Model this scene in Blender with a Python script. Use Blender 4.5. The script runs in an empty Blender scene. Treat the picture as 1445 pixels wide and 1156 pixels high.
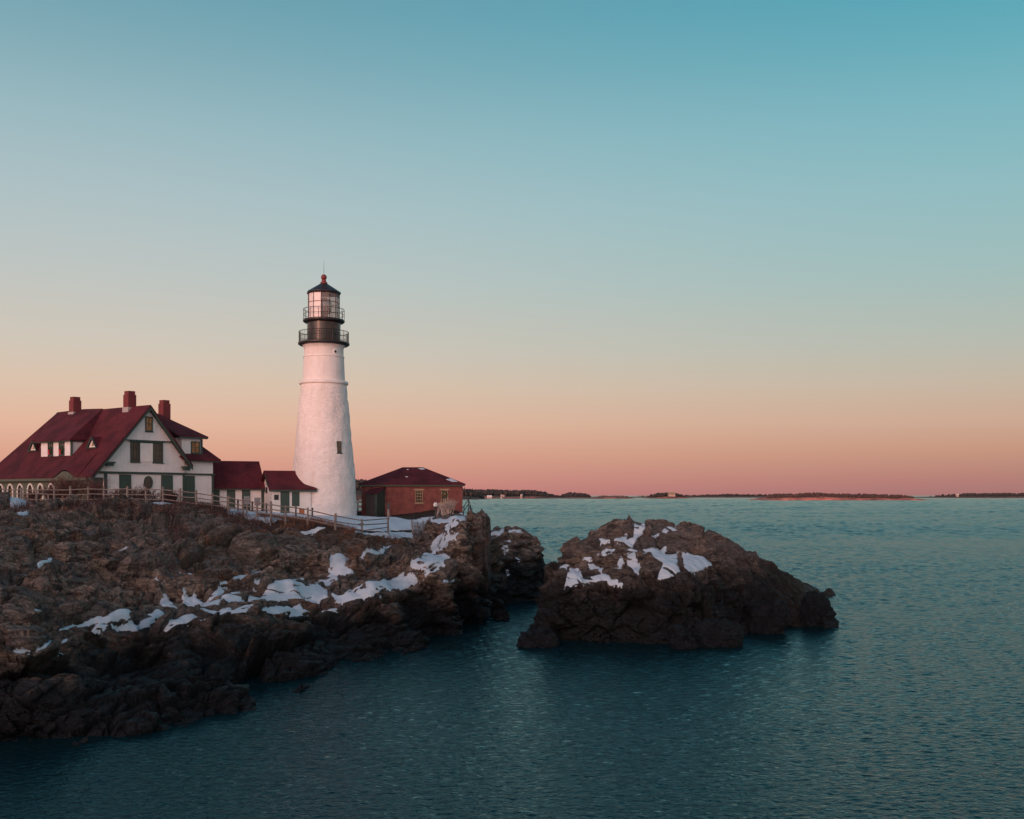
import bpy, math, random
import numpy as np
from math import radians, sin, cos, pi, tan
random.seed(7)
rng = np.random.default_rng(7)
sc = bpy.context.scene
COL = sc.collection

# ------------------------------------------------------------------ camera
FPX, CXP, HYP, EYE = 1500.0, 722.5, 699.0, 10.0
cam_d = bpy.data.cameras.new('camera')
cam = bpy.data.objects.new('camera', cam_d); COL.objects.link(cam)
cam.location = (0, 0, EYE); cam.rotation_euler = (radians(90), 0, 0)
cam_d.sensor_fit = 'HORIZONTAL'; cam_d.sensor_width = 36.0
cam_d.lens = 36.0 * FPX / 1445.0
cam_d.shift_y = (HYP - 578.0) / 1445.0
cam_d.clip_start = 0.5; cam_d.clip_end = 80000
sc.camera = cam

# ------------------------------------------------------------------ world
SUN_EL, SUN_ROT = 2.6, 208.0          # low sun behind the viewer, to the left
def lin(c):
    o = []
    for v in c[:3]:
        v = v / 255.0
        o.append(v / 12.92 if v <= .04045 else ((v + .055) / 1.055) ** 2.4)
    return (*o, 1.0)
wd = bpy.data.worlds.new('World'); sc.world = wd; wd.use_nodes = True
nt = wd.node_tree; nt.nodes.clear()
def wn(t): return nt.nodes.new(t)
tc = wn('ShaderNodeTexCoord'); sep = wn('ShaderNodeSeparateXYZ')
nt.links.new(tc.outputs['Generated'], sep.inputs[0])
def ramp(stops):
    r = wn('ShaderNodeValToRGB'); e = r.color_ramp.elements
    e[0].position = stops[0][0]; e[0].color = lin(stops[0][1])
    e[1].position = stops[-1][0]; e[1].color = lin(stops[-1][1])
    for p, c in stops[1:-1]:
        q = e.new(p); q.color = lin(c)
    nt.links.new(sep.outputs['Z'], r.inputs[0]); return r
SKY_L = [(0, (206, 132, 128)), (.0127, (217, 148, 136)), (.039, (225, 168, 146)), (.066, (231, 186, 162)), (.099, (223, 197, 176)),
         (.1315, (212, 201, 187)), (.195, (194, 200, 197)), (.257, (177, 196, 200)), (.316, (157, 188, 196)), (.371, (132, 174, 186)),
         (.41, (116, 165, 180)), (.6, (62, 116, 142)), (1, (34, 78, 112))]
SKY_R = [(0, (166, 118, 118)), (.0127, (178, 126, 120)), (.039, (198, 150, 130)), (.066, (205, 170, 150)), (.099, (197, 183, 166)),
         (.1315, (183, 188, 178)), (.195, (159, 191, 190)), (.257, (143, 190, 196)), (.316, (123, 184, 195)), (.371, (98, 174, 189)),
         (.41, (80, 167, 186)), (.6, (48, 116, 142)), (1, (30, 78, 114))]
SKY_B = [(0, (250, 168, 112)), (.03, (250, 186, 134)), (.08, (244, 204, 166)), (.16, (220, 204, 190)), (.3, (170, 192, 204)),
         (.5, (104, 150, 174)), (1, (34, 78, 112))]
rl, rr, rb = ramp(SKY_L), ramp(SKY_R), ramp(SKY_B)
def maprange(src, a, b):
    m = wn('ShaderNodeMapRange'); m.interpolation_type = 'SMOOTHSTEP'
    m.inputs[1].default_value = a; m.inputs[2].default_value = b
    nt.links.new(src, m.inputs[0]); return m.outputs[0]
def wmix(f, a, b):
    m = wn('ShaderNodeMix'); m.data_type = 'RGBA'
    if isinstance(f, float): m.inputs[0].default_value = f
    else: nt.links.new(f, m.inputs[0])
    nt.links.new(a, m.inputs[6]); nt.links.new(b, m.inputs[7]); return m.outputs[2]
side = wmix(maprange(sep.outputs['X'], -.42, .60), rl.outputs[0], rr.outputs[0])
glow = wn('ShaderNodeMix'); glow.data_type = 'RGBA'; glow.blend_type = 'MULTIPLY'; glow.inputs[0].default_value = 1
nt.links.new(rb.outputs[0], glow.inputs[6]); glow.inputs[7].default_value = (1.5, 1.25, 1.2, 1)
dome = wmix(maprange(sep.outputs['Y'], .1, -.8), side, glow.outputs[2])
sky = wn('ShaderNodeTexSky'); sky.sky_type = 'NISHITA'; sky.sun_disc = False
sky.sun_elevation = radians(SUN_EL); sky.sun_rotation = radians(SUN_ROT)
sk = wn('ShaderNodeMix'); sk.data_type = 'RGBA'; sk.blend_type = 'MULTIPLY'; sk.inputs[0].default_value = 1
nt.links.new(sky.outputs[0], sk.inputs[6]); sk.inputs[7].default_value = (.12, .12, .12, 1)
dp = wn('ShaderNodeVectorMath'); dp.operation = 'DOT_PRODUCT'; nt.links.new(tc.outputs['Generated'], dp.inputs[0])
dp.inputs[1].default_value = (sin(radians(SUN_ROT)) * .985, cos(radians(SUN_ROT)) * .985, .17)     # afterglow round the setting sun
ag = wn('ShaderNodeMix'); ag.data_type = 'RGBA'; ag.blend_type = 'ADD'; nt.links.new(maprange(dp.outputs['Value'], .62, 1.0), ag.inputs[0])
nt.links.new(dome, ag.inputs[6]); ag.inputs[7].default_value = (2.5, 1.5, 1.3, 1)
tot = wmix(.06, ag.outputs[2], sk.outputs[2])
bg = wn('ShaderNodeBackground'); bg.inputs[1].default_value = 1.0
nt.links.new(tot, bg.inputs[0])
wo = wn('ShaderNodeOutputWorld'); nt.links.new(bg.outputs[0], wo.inputs[0])

# ------------------------------------------------------------------ sun
sd = bpy.data.lights.new('sun', 'SUN'); sd.energy = 1.35; sd.angle = radians(2.0); sd.color = (1.0, .42, .30)
so = bpy.data.objects.new('sun', sd); COL.objects.link(so)
so.rotation_euler = (radians(90 - SUN_EL), 0, radians(180 - SUN_ROT))
SUNH = (sin(radians(SUN_ROT)), cos(radians(SUN_ROT)))
sc.view_settings.view_transform = 'Standard'; sc.view_settings.look = 'None'
sc.view_settings.exposure = 0.0; sc.view_settings.gamma = 1.0

# ------------------------------------------------------------------ helpers: objects
def link(o, parent=None):
    COL.objects.link(o)
    if parent: o.parent = parent
    return o
def tag(o, label=None, cat=None, group=None, kind=None):
    if label: o['label'] = label
    if cat: o['category'] = cat
    if group: o['group'] = group
    if kind: o['kind'] = kind
    return o
def thing(name, label, cat, loc=(0, 0, 0), rz=0, group=None):
    o = bpy.data.objects.new(name, None); o.location = loc; o.rotation_euler = (0, 0, rz); o.empty_display_size = .3
    link(o); return tag(o, label, cat, group)
def copy_tree(o, parent=None):
    c = o.copy(); COL.objects.link(c)
    if parent: c.parent = parent
    for ch in [x for x in bpy.data.objects if x.parent == o]:
        copy_tree(ch, c)
    return c

class MB:
    def __init__(s): s.v = []; s.f = []; s.sm = []
    def add(s, vs, fs, smooth=False):
        n = len(s.v); s.v += [tuple(map(float, v)) for v in vs]
        s.f += [tuple(i + n for i in f) for f in fs]; s.sm += [smooth] * len(fs); return s
    def box(s, x0, x1, y0, y1, z0, z1):
        return s.add([(x0, y0, z0), (x1, y0, z0), (x1, y1, z0), (x0, y1, z0), (x0, y0, z1), (x1, y0, z1), (x1, y1, z1), (x0, y1, z1)],
                     [(0, 3, 2, 1), (4, 5, 6, 7), (0, 1, 5, 4), (1, 2, 6, 5), (2, 3, 7, 6), (3, 0, 4, 7)])
    def prism(s, poly, d):                     # polygon (3D points) extruded by vector d
        n = len(poly); d = np.array(d)
        vs = [tuple(p) for p in poly] + [tuple(np.array(p) + d) for p in poly]
        fs = [tuple(range(n))[::-1], tuple(range(n, 2 * n))] + [(i, (i + 1) % n, n + (i + 1) % n, n + i) for i in range(n)]
        return s.add(vs, fs)
    def tube(s, a, b, r, r2=None, n=8, cap=True):
        a = np.array(a, float); b = np.array(b, float); r2 = r if r2 is None else r2
        d = b - a; d /= max(1e-9, np.linalg.norm(d)); u = np.cross(d, (0, 0, 1) if abs(d[2]) < .9 else (1, 0, 0)); u /= np.linalg.norm(u); w = np.cross(d, u)
        vs = []
        for c, q in ((a, r), (b, r2)):
            for i in range(n):
                t = 2 * pi * i / n; vs.append(c + q * (cos(t) * u + sin(t) * w))
        fs = [(i, (i + 1) % n, n + (i + 1) % n, n + i) for i in range(n)]
        s.add(vs, fs, n > 5)
        if cap and n > 2: s.add(vs, [tuple(range(n))[::-1], tuple(range(n, 2 * n))])
        return s
    def bar(s, a, b, w, h):                     # rectangular bar, w across, h vertical-ish
        a = np.array(a, float); b = np.array(b, float); d = b - a; d /= np.linalg.norm(d)
        u = np.cross(d, (0, 0, 1)); u = u / max(1e-9, np.linalg.norm(u)) if np.linalg.norm(u) > 1e-6 else np.array((1., 0, 0)); k = np.cross(u, d)
        vs = [c + sx * u * w / 2 + sy * k * h / 2 for c in (a, b) for sx, sy in ((-1, -1), (1, -1), (1, 1), (-1, 1))]
        return s.add(vs, [(0, 3, 2, 1), (4, 5, 6, 7), (0, 1, 5, 4), (1, 2, 6, 5), (2, 3, 7, 6), (3, 0, 4, 7)])
    def lathe(s, prof, n=64, c=(0, 0), smooth=True, a0=0, a1=2 * pi, capt=False):
        full = abs(a1 - a0 - 2 * pi) < 1e-6; m = n if full else n + 1
        vs = [(c[0] + r * cos(a0 + (a1 - a0) * i / n), c[1] + r * sin(a0 + (a1 - a0) * i / n), z) for r, z in prof for i in range(m)]
        fs = []
        for k in range(len(prof) - 1):
            for i in range(n):
                j = (i + 1) % m; fs.append((k * m + i, k * m + j, (k + 1) * m + j, (k + 1) * m + i))
        return s.add(vs, fs, smooth)
    def ring(s, R, z, r, n=48, k=6, c=(0, 0), a0=0, a1=2 * pi):
        pts = [(R + r * cos(2 * pi * j / k), z + r * sin(2 * pi * j / k)) for j in range(k + 1)]
        return s.lathe(pts, n, c, True, a0, a1)
    def ball(s, c, r, n=16, m=10, sz=1):
        return s.lathe([(max(1e-4, r * sin(pi * j / m)), c[2] - sz * r * cos(pi * j / m)) for j in range(m + 1)], n, c[:2])
    def build(s, name, mat, parent=None):
        me = bpy.data.meshes.new(name); me.from_pydata(s.v, [], s.f); me.update()
        me.polygons.foreach_set('use_smooth', s.sm); me.materials.append(mat)
        return link(bpy.data.objects.new(name, me), parent)

def np_mesh(name, V, F, mat, parent=None, smooth=True, attrs=None):
    V = np.ascontiguousarray(V, np.float32); F = np.ascontiguousarray(F, np.int32)
    k = F.shape[1]; me = bpy.data.meshes.new(name)
    me.vertices.add(len(V)); me.vertices.foreach_set('co', V.ravel())
    me.loops.add(F.size); me.loops.foreach_set('vertex_index', F.ravel())
    me.polygons.add(len(F)); me.polygons.foreach_set('loop_start', np.arange(0, F.size, k, dtype=np.int32))
    me.polygons.foreach_set('use_smooth', np.full(len(F), smooth))
    me.update(calc_edges=True); me.validate()
    for n, a in (attrs or {}).items():
        at = me.attributes.new(n, 'FLOAT', 'POINT'); at.data.foreach_set('value', np.ascontiguousarray(a, np.float32))
    me.materials.append(mat)
    return link(bpy.data.objects.new(name, me), parent)

# ------------------------------------------------------------------ helpers: noise (numpy)
def _hash(ix, iy, iz, seed):
    h = (ix.astype(np.uint32) * np.uint32(374761393) + iy.astype(np.uint32) * np.uint32(668265263)
         + iz.astype(np.uint32) * np.uint32(2147483647 - 1013) + np.uint32((seed * 974634541) & 0xffffffff))
    h = (h ^ (h >> np.uint32(13))) * np.uint32(1274126177); h ^= h >> np.uint32(16)
    h = h * np.uint32(2246822519); h ^= h >> np.uint32(13); return h
def _r(h, k=0): return (((h * np.uint32(2654435761 + 2 * k * 40503)) >> np.uint32(8)) & np.uint32(0xffffff)).astype(np.float32) / 16777216.0
def vnoise(p, seed=0):
    i = np.floor(p).astype(np.int32); f = (p - i).astype(np.float32); f = f * f * (3 - 2 * f); out = 0
    for dx in (0, 1):
        wx = f[:, 0] if dx else 1 - f[:, 0]
        for dy in (0, 1):
            wy = f[:, 1] if dy else 1 - f[:, 1]
            for dz in (0, 1):
                wz = f[:, 2] if dz else 1 - f[:, 2]
                out = out + wx * wy * wz * _r(_hash(i[:, 0] + dx, i[:, 1] + dy, i[:, 2] + dz, seed))
    return out * 2 - 1
def fbm(p, o=4, seed=0):
    a, t, n = 1.0, 0, 0
    for k in range(o):
        t = t + a * vnoise(p * (2.03 ** k) + 17.3 * k, seed + k); n += a; a *= .5
    return t / n
def voro(p, seed):
    """F1, F2, random of nearest cell, tilt term of nearest cell"""
    i = np.floor(p).astype(np.int32); f = (p - i).astype(np.float32); n = len(p)
    F1 = np.full(n, 9, np.float32); F2 = np.full(n, 9, np.float32); hid = np.zeros(n, np.float32); tl = np.zeros(n, np.float32)
    for dx in (-1, 0, 1):
        for dy in (-1, 0, 1):
            for dz in (-1, 0, 1):
                h = _hash(i[:, 0] + dx, i[:, 1] + dy, i[:, 2] + dz, seed)
                vx = dx + _r(h, 1) - f[:, 0]; vy = dy + _r(h, 2) - f[:, 1]; vz = dz + _r(h, 3) - f[:, 2]
                ax, ay, az = np.abs(vx), np.abs(vy), np.abs(vz); d = np.maximum(np.maximum(ax, ay), az) + .16 * (ax + ay + az)
                c = d < F1
                F2 = np.where(c, F1, np.minimum(F2, d)); F1 = np.where(c, d, F1)
                r4 = _r(h, 4); hid = np.where(c, r4, hid)
                tl = np.where(c, vx * (_r(h, 5) - .5) + vy * (_r(h, 6) - .5) + vz * (_r(h, 7) - .5), tl)
    return F1, F2, hid, tl

def rotm(yaw, dip, plunge=0):
    a, b, c = radians(yaw), radians(dip), radians(plunge)
    Rz = np.array([[cos(a), sin(a), 0], [-sin(a), cos(a), 0], [0, 0, 1]])
    Rx = np.array([[1, 0, 0], [0, cos(b), sin(b)], [0, -sin(b), cos(b)]])
    Ry = np.array([[cos(c), 0, -sin(c)], [0, 1, 0], [sin(c), 0, cos(c)]])
    return Ry @ Rx @ Rz
def rock_disp(P, R, seed, amp=1.0, bed=1.0, sizes=((9.0, 3.2, 1.7), (4.2, 1.3, .70), (1.6, .50, .26)), amps=(.80, .40, .17)):
    q0 = P @ R.T
    w = np.stack([fbm(P * .35 + 5, 3, seed + 50), fbm(P * .35 + 40, 3, seed + 60), fbm(P * .35 + 80, 3, seed + 70)], 1)
    d = .35 * fbm(P * .16, 3, seed + 5)
    for k, (s, a) in enumerate(zip(sizes, amps)):
        q = (q0 + w * s[1] * .18) / np.array(s)
        F1, F2, h, t = voro(q, seed + 11 * k)
        d = d + a * ((h - .5) * 1.25 + t * 2.4) - a * .45 * np.exp(-((F2 - F1) / .07) ** 2)
    am = .5 + .5 * np.clip(fbm(P * .22 + 3, 3, seed + 33) * 2.2, -1, 1)
    for per, a_, k in ((1.9, .32, 1), (.62, .15, 2), (.23, .06, 3)):
        tt = q0[:, 2] / per + w[:, 0] * .9 + .5 * fbm(q0 * np.array([.12, .3, .3]) * 2 ** k, 2, seed + 44 + k); fr = tt - np.floor(tt)
        d = d + bed * a_ * am * (np.where(fr < .86, fr / .86, (1 - fr) / .14) - .5)
    d = d + .07 * fbm(q0 * np.array([1.2, 3.5, 5.0]), 3, seed + 90)
    return d * amp

class Surf:
    """smooth height field through control points given as (x, y, z)"""
    def __init__(s, pts, c=.5):
        s.p = np.array(pts, float); n = len(s.p); s.c = c
        A = np.zeros((n + 3, n + 3)); d = s.p[:, None, :2] - s.p[None, :, :2]
        A[:n, :n] = -np.sqrt((d ** 2).sum(2) + c * c) + np.eye(n) * -.02
        A[:n, n] = 1; A[:n, n + 1:] = s.p[:, :2]; A[n, :n] = 1; A[n + 1:, :n] = s.p[:, :2].T
        s.w = np.linalg.solve(A, np.r_[s.p[:, 2], 0, 0, 0])
    def __call__(s, x, y):
        x = np.asarray(x, np.float64); sh = x.shape; x = x.ravel(); y = np.asarray(y, np.float64).ravel()
        o = s.w[-3] + s.w[-2] * x + s.w[-1] * y
        for k in range(len(s.p)):
            o -= s.w[k] * np.sqrt((x - s.p[k, 0]) ** 2 + (y - s.p[k, 1]) ** 2 + s.c ** 2)
        return o.reshape(sh)

def at(px, py, Y):                              # a place seen in the photograph, at depth Y
    return ((px - CXP) / FPX * Y, Y, EYE - (py - HYP) / FPX * Y)

# ------------------------------------------------------------------ helpers: materials
class N:
    def __init__(s, name):
        s.m = bpy.data.materials.new(name); s.m.use_nodes = True; s.t = s.m.node_tree
        s.b = s.t.nodes['Principled BSDF']; s.tc = None
    def new(s, t, **kw):
        n = s.t.nodes.new(t)
        for k, v in kw.items(): setattr(n, k, v)
        return n
    def link(s, a, b): s.t.links.new(a, b)
    def put(s, sock, v):
        if hasattr(v, 'is_linked') or hasattr(v, 'links'): s.link(v, sock)
        elif isinstance(v, (tuple, list)) and len(v) == 3 and sock.type == 'RGBA': sock.default_value = (*v, 1)
        else: sock.default_value = v
    def obj(s, scale=(1, 1, 1), rot=(0, 0, 0)):
        if not s.tc: s.tc = s.new('ShaderNodeTexCoord')
        mp = s.new('ShaderNodeMapping'); mp.inputs['Scale'].default_value = scale; mp.inputs['Rotation'].default_value = rot
        s.link(s.tc.outputs['Object'], mp.inputs[0]); return mp.outputs[0]
    def noise(s, vec, scale, detail=4, rough=.55, dist=0):
        n = s.new('ShaderNodeTexNoise'); s.link(vec, n.inputs['Vector'])
        n.inputs['Scale'].default_value = scale; n.inputs['Detail'].default_value = detail
        n.inputs['Roughness'].default_value = rough; n.inputs['Distortion'].default_value = dist; return n.outputs[0]
    def voro(s, vec, scale, feat='F1'):
        n = s.new('ShaderNodeTexVoronoi', feature=feat); s.link(vec, n.inputs['Vector']); n.inputs['Scale'].default_value = scale; return n.outputs[0]
    def rng(s, v, a, b, c=0., d=1., smooth=False):
        n = s.new('ShaderNodeMapRange'); s.link(v, n.inputs[0])
        if smooth: n.interpolation_type = 'SMOOTHSTEP'
        for i, q in enumerate((a, b, c, d)): n.inputs[1 + i].default_value = q
        return n.outputs[0]
    def mix(s, f, a, b, mode='MIX'):
        n = s.new('ShaderNodeMix', data_type='RGBA', blend_type=mode); s.put(n.inputs[0], f); s.put(n.inputs[6], a); s.put(n.inputs[7], b); return n.outputs[2]
    def math(s, op, a, b=0.):
        n = s.new('ShaderNodeMath', operation=op); s.put(n.inputs[0], a); s.put(n.inputs[1], b); return n.outputs[0]
    def bump(s, h, dist, strength=1., prev=None):
        n = s.new('ShaderNodeBump'); s.link(h, n.inputs['Height']); n.inputs['Distance'].default_value = dist; n.inputs['Strength'].default_value = strength
        if prev is not None: s.link(prev, n.inputs['Normal'])
        return n.outputs[0]
    def attr(s, name):
        n = s.new('ShaderNodeAttribute', attribute_name=name); return n.outputs['Fac']
    def done(s, col=None, rough=None, normal=None, **kw):
        if col is not None: s.put(s.b.inputs['Base Color'], col)
        if rough is not None: s.put(s.b.inputs['Roughness'], rough)
        if normal is not None: s.link(normal, s.b.inputs['Normal'])
        for k, v in kw.items(): s.put(s.b.inputs[k], v)
        return s.m

def simple(name, c1, c2=None, rough=.6, scale=2., bump=.01, bscale=8., stretch=(1, 1, 1), **kw):
    n = N(name); v = n.obj(stretch)
    f = n.rng(n.noise(v, scale, 5, .6), .35, .68)
    c2 = c2 or tuple(x * .75 for x in c1)
    return n.done(n.mix(f, c1, c2), rough, n.bump(n.noise(v, bscale, 4), bump), **kw)

def rock_material(name, tide=2.0, rust=1.0):
    n = N(name); v = n.obj(); vs = n.obj((.45, 1.3, 1.8), (radians(12), radians(-14), radians(-62)))
    wn_ = n.new('ShaderNodeTexNoise'); n.link(vs, wn_.inputs['Vector']); wn_.inputs['Scale'].default_value = 1.1; wn_.inputs['Detail'].default_value = 5
    vm = n.new('ShaderNodeVectorMath', operation='MULTIPLY_ADD'); n.link(wn_.outputs[1], vm.inputs[0]); vm.inputs[1].default_value = (1.1, 1.1, 1.1); n.link(vs, vm.inputs[2]); vs2 = vm.outputs[0]
    n1 = n.noise(v, .22, 5, .6); n2 = n.noise(vs, 1.5, 6, .65, .4); n3 = n.noise(v, 7., 4, .6); n4 = n.noise(v, .55, 4, .6)
    col = n.mix(n.rng(n2, .42, .60), (.45, .350, .285), (.062, .054, .054))
    col = n.mix(n.rng(n1, .42, .62), col, (.20, .178, .168))
    col = n.mix(n.math('MULTIPLY', n.rng(n4, .52, .68), n.math('MULTIPLY', n.rng(n3, .35, .62), rust)), col, (.36, .165, .085))     # rusty lichen
    col = n.mix(n.math('MULTIPLY', n.rng(n.noise(vs, 4.5, 6, .75), .5, .62), .6), col, (.030, .025, .024))
    geo = n.new('ShaderNodeNewGeometry'); sp = n.new('ShaderNodeSeparateXYZ'); n.link(geo.outputs['Position'], sp.inputs[0])
    zz = n.math('ADD', sp.outputs['Z'], n.rng(n4, .2, .8, -1.3, 1.3))
    wet = n.rng(zz, tide - 1.5, tide + 1.6, 1., 0., True)                                                     # dark band up to the high water mark
    col = n.mix(wet, col, n.mix(n.rng(n2, .35, .65), (.015, .019, .024), (.007, .009, .012)))
    soil = n.attr('soil')
    dirt = n.mix(n.rng(n3, .35, .65), (.075, .050, .036), (.035, .027, .022))
    col = n.mix(soil, col, dirt)
    cr = n.rng(n.voro(vs2, .9, 'DISTANCE_TO_EDGE'), 0, .07)
    cr2 = n.rng(n.voro(vs2, 2.6, 'DISTANCE_TO_EDGE'), 0, .10)
    col = n.mix(n.math('MULTIPLY', n.math('SUBTRACT', 1., cr), .38), col, (.016, .014, .014))
    b = n.bump(cr, .08, .8); b = n.bump(cr2, .05, .8, b); b = n.bump(n.noise(vs, 2.6, 9, .72), .55, 1., b); b = n.bump(n3, .08, .9, b)
    return n.done(col, n.rng(wet, 0, 1, .85, .5), b, **{'Specular IOR Level': .3})

def shingles(name, c1, c2):
    n = N(name); v = n.obj((1, 1, 1)); w = n.new('ShaderNodeTexWave', wave_type='BANDS', bands_direction='Z', wave_profile='SAW')
    n.link(v, w.inputs['Vector']); w.inputs['Scale'].default_value = 2.2; w.inputs['Distortion'].default_value = .25; w.inputs['Detail'].default_value = 2
    f = n.noise(n.obj((3.2, 3.2, 7)), 1.6, 4, .75); g = n.noise(v, .5, 3)
    col = n.mix(n.rng(f, .35, .65), c1, c2); col = n.mix(n.math('MULTIPLY', n.rng(g, .42, .62), .6), col, tuple(x * .55 for x in c2))
    b = n.bump(w.outputs[0], .02, .8); b = n.bump(f, .03, .7, b)
    return n.done(col, .85, b, **{'Specular IOR Level': .25})
def clapboard(name, c1, sc=2.4):
    n = N(name); v = n.obj(); w = n.new('ShaderNodeTexWave', wave_type='BANDS', bands_direction='Z', wave_profile='SAW')
    n.link(v, w.inputs['Vector']); w.inputs['Scale'].default_value = sc
    f = n.noise(v, 1.3, 6, .65); st = n.noise(n.obj((3, 3, .35)), 1.2, 5, .6)
    col = n.mix(n.rng(f, .3, .75), c1, tuple(x * .86 for x in c1)); col = n.mix(n.math('MULTIPLY', n.rng(st, .52, .75), .35), col, (.55, .50, .46))
    col = n.mix(n.math('MULTIPLY', n.rng(w.outputs[0], .86, 1), .35), col, (.3, .3, .32))
    return n.done(col, .6, n.bump(w.outputs[0], .03, .7))
def boards(name, c1):
    n = N(name); v = n.obj((1, 1, 1)); w = n.new('ShaderNodeTexWave', wave_type='BANDS', bands_direction='X', wave_profile='SAW')
    n.link(v, w.inputs['Vector']); w.inputs['Scale'].default_value = 2.2
    f = n.noise(n.obj((4, 4, .8)), 1.5, 4)
    return n.done(n.mix(n.rng(f, .3, .7), c1, tuple(x * .7 for x in c1)), .55, n.bump(w.outputs[0], .02, .7))

def tower_material():
    n = N('whitewashed_rubble'); v = n.obj(); 
    vb = n.obj((1.1, 1.1, 2.6))
    e = n.rng(n.voro(vb, 1.5, 'DISTANCE_TO_EDGE'), 0, .16); f = n.noise(v, 2.4, 6, .65); g = n.noise(n.obj((1.5, 1.5, .25)), .9, 5, .6); k = n.noise(v, .33, 4)
    sp = n.new('ShaderNodeSeparateXYZ'); n.link(n.tc.outputs['Object'], sp.inputs[0])
    rubble = n.rng(sp.outputs['Z'], 13.0, 14.4, 1., .15)
    col = n.mix(n.rng(f, .35, .75), (.80, .765, .74), (.72, .68, .655)); col = n.mix(n.math('MULTIPLY', n.rng(g, .48, .66), .36), col, (.58, .49, .43))
    col = n.mix(n.math('MULTIPLY', n.rng(k, .55, .72), .3), col, (.62, .60, .60))
    h = n.math('MULTIPLY', n.math('ADD', n.math('MULTIPLY', e, .35), f), rubble)
    return n.done(col, .75, n.bump(n.noise(v, 9, 3), .012, .7, n.bump(h, .065, .85)))
def brick_material():
    n = N('red_brick'); tcv = n.obj(); sp = n.new('ShaderNodeSeparateXYZ'); n.link(tcv, sp.inputs[0]); cb = n.new('ShaderNodeCombineXYZ')
    n.link(n.math('ADD', sp.outputs[0], sp.outputs[1]), cb.inputs[0]); n.link(sp.outputs[2], cb.inputs[1])
    br = n.new('ShaderNodeTexBrick'); n.link(cb.outputs[0], br.inputs['Vector']); br.inputs['Scale'].default_value = 4.2
    for k, c in (('Color1', (.23, .060, .046, 1)), ('Color2', (.13, .032, .032, 1)), ('Mortar', (.20, .12, .10, 1))): br.inputs[k].default_value = c
    br.inputs['Mortar Size'].default_value = .018
    f = n.noise(tcv, 1.1, 5, .65); g = n.noise(n.obj((1, 1, 1)), 3.2, 5, .7)
    col = n.mix(n.math('MULTIPLY', n.rng(f, .42, .6), .6), br.outputs[0], (.085, .022, .025)); col = n.mix(n.math('MULTIPLY', n.rng(g, .52, .7), .5), col, (.09, .035, .032))
    return n.done(col, .85, n.bump(br.outputs['Fac'], .012, -.6))

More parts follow.
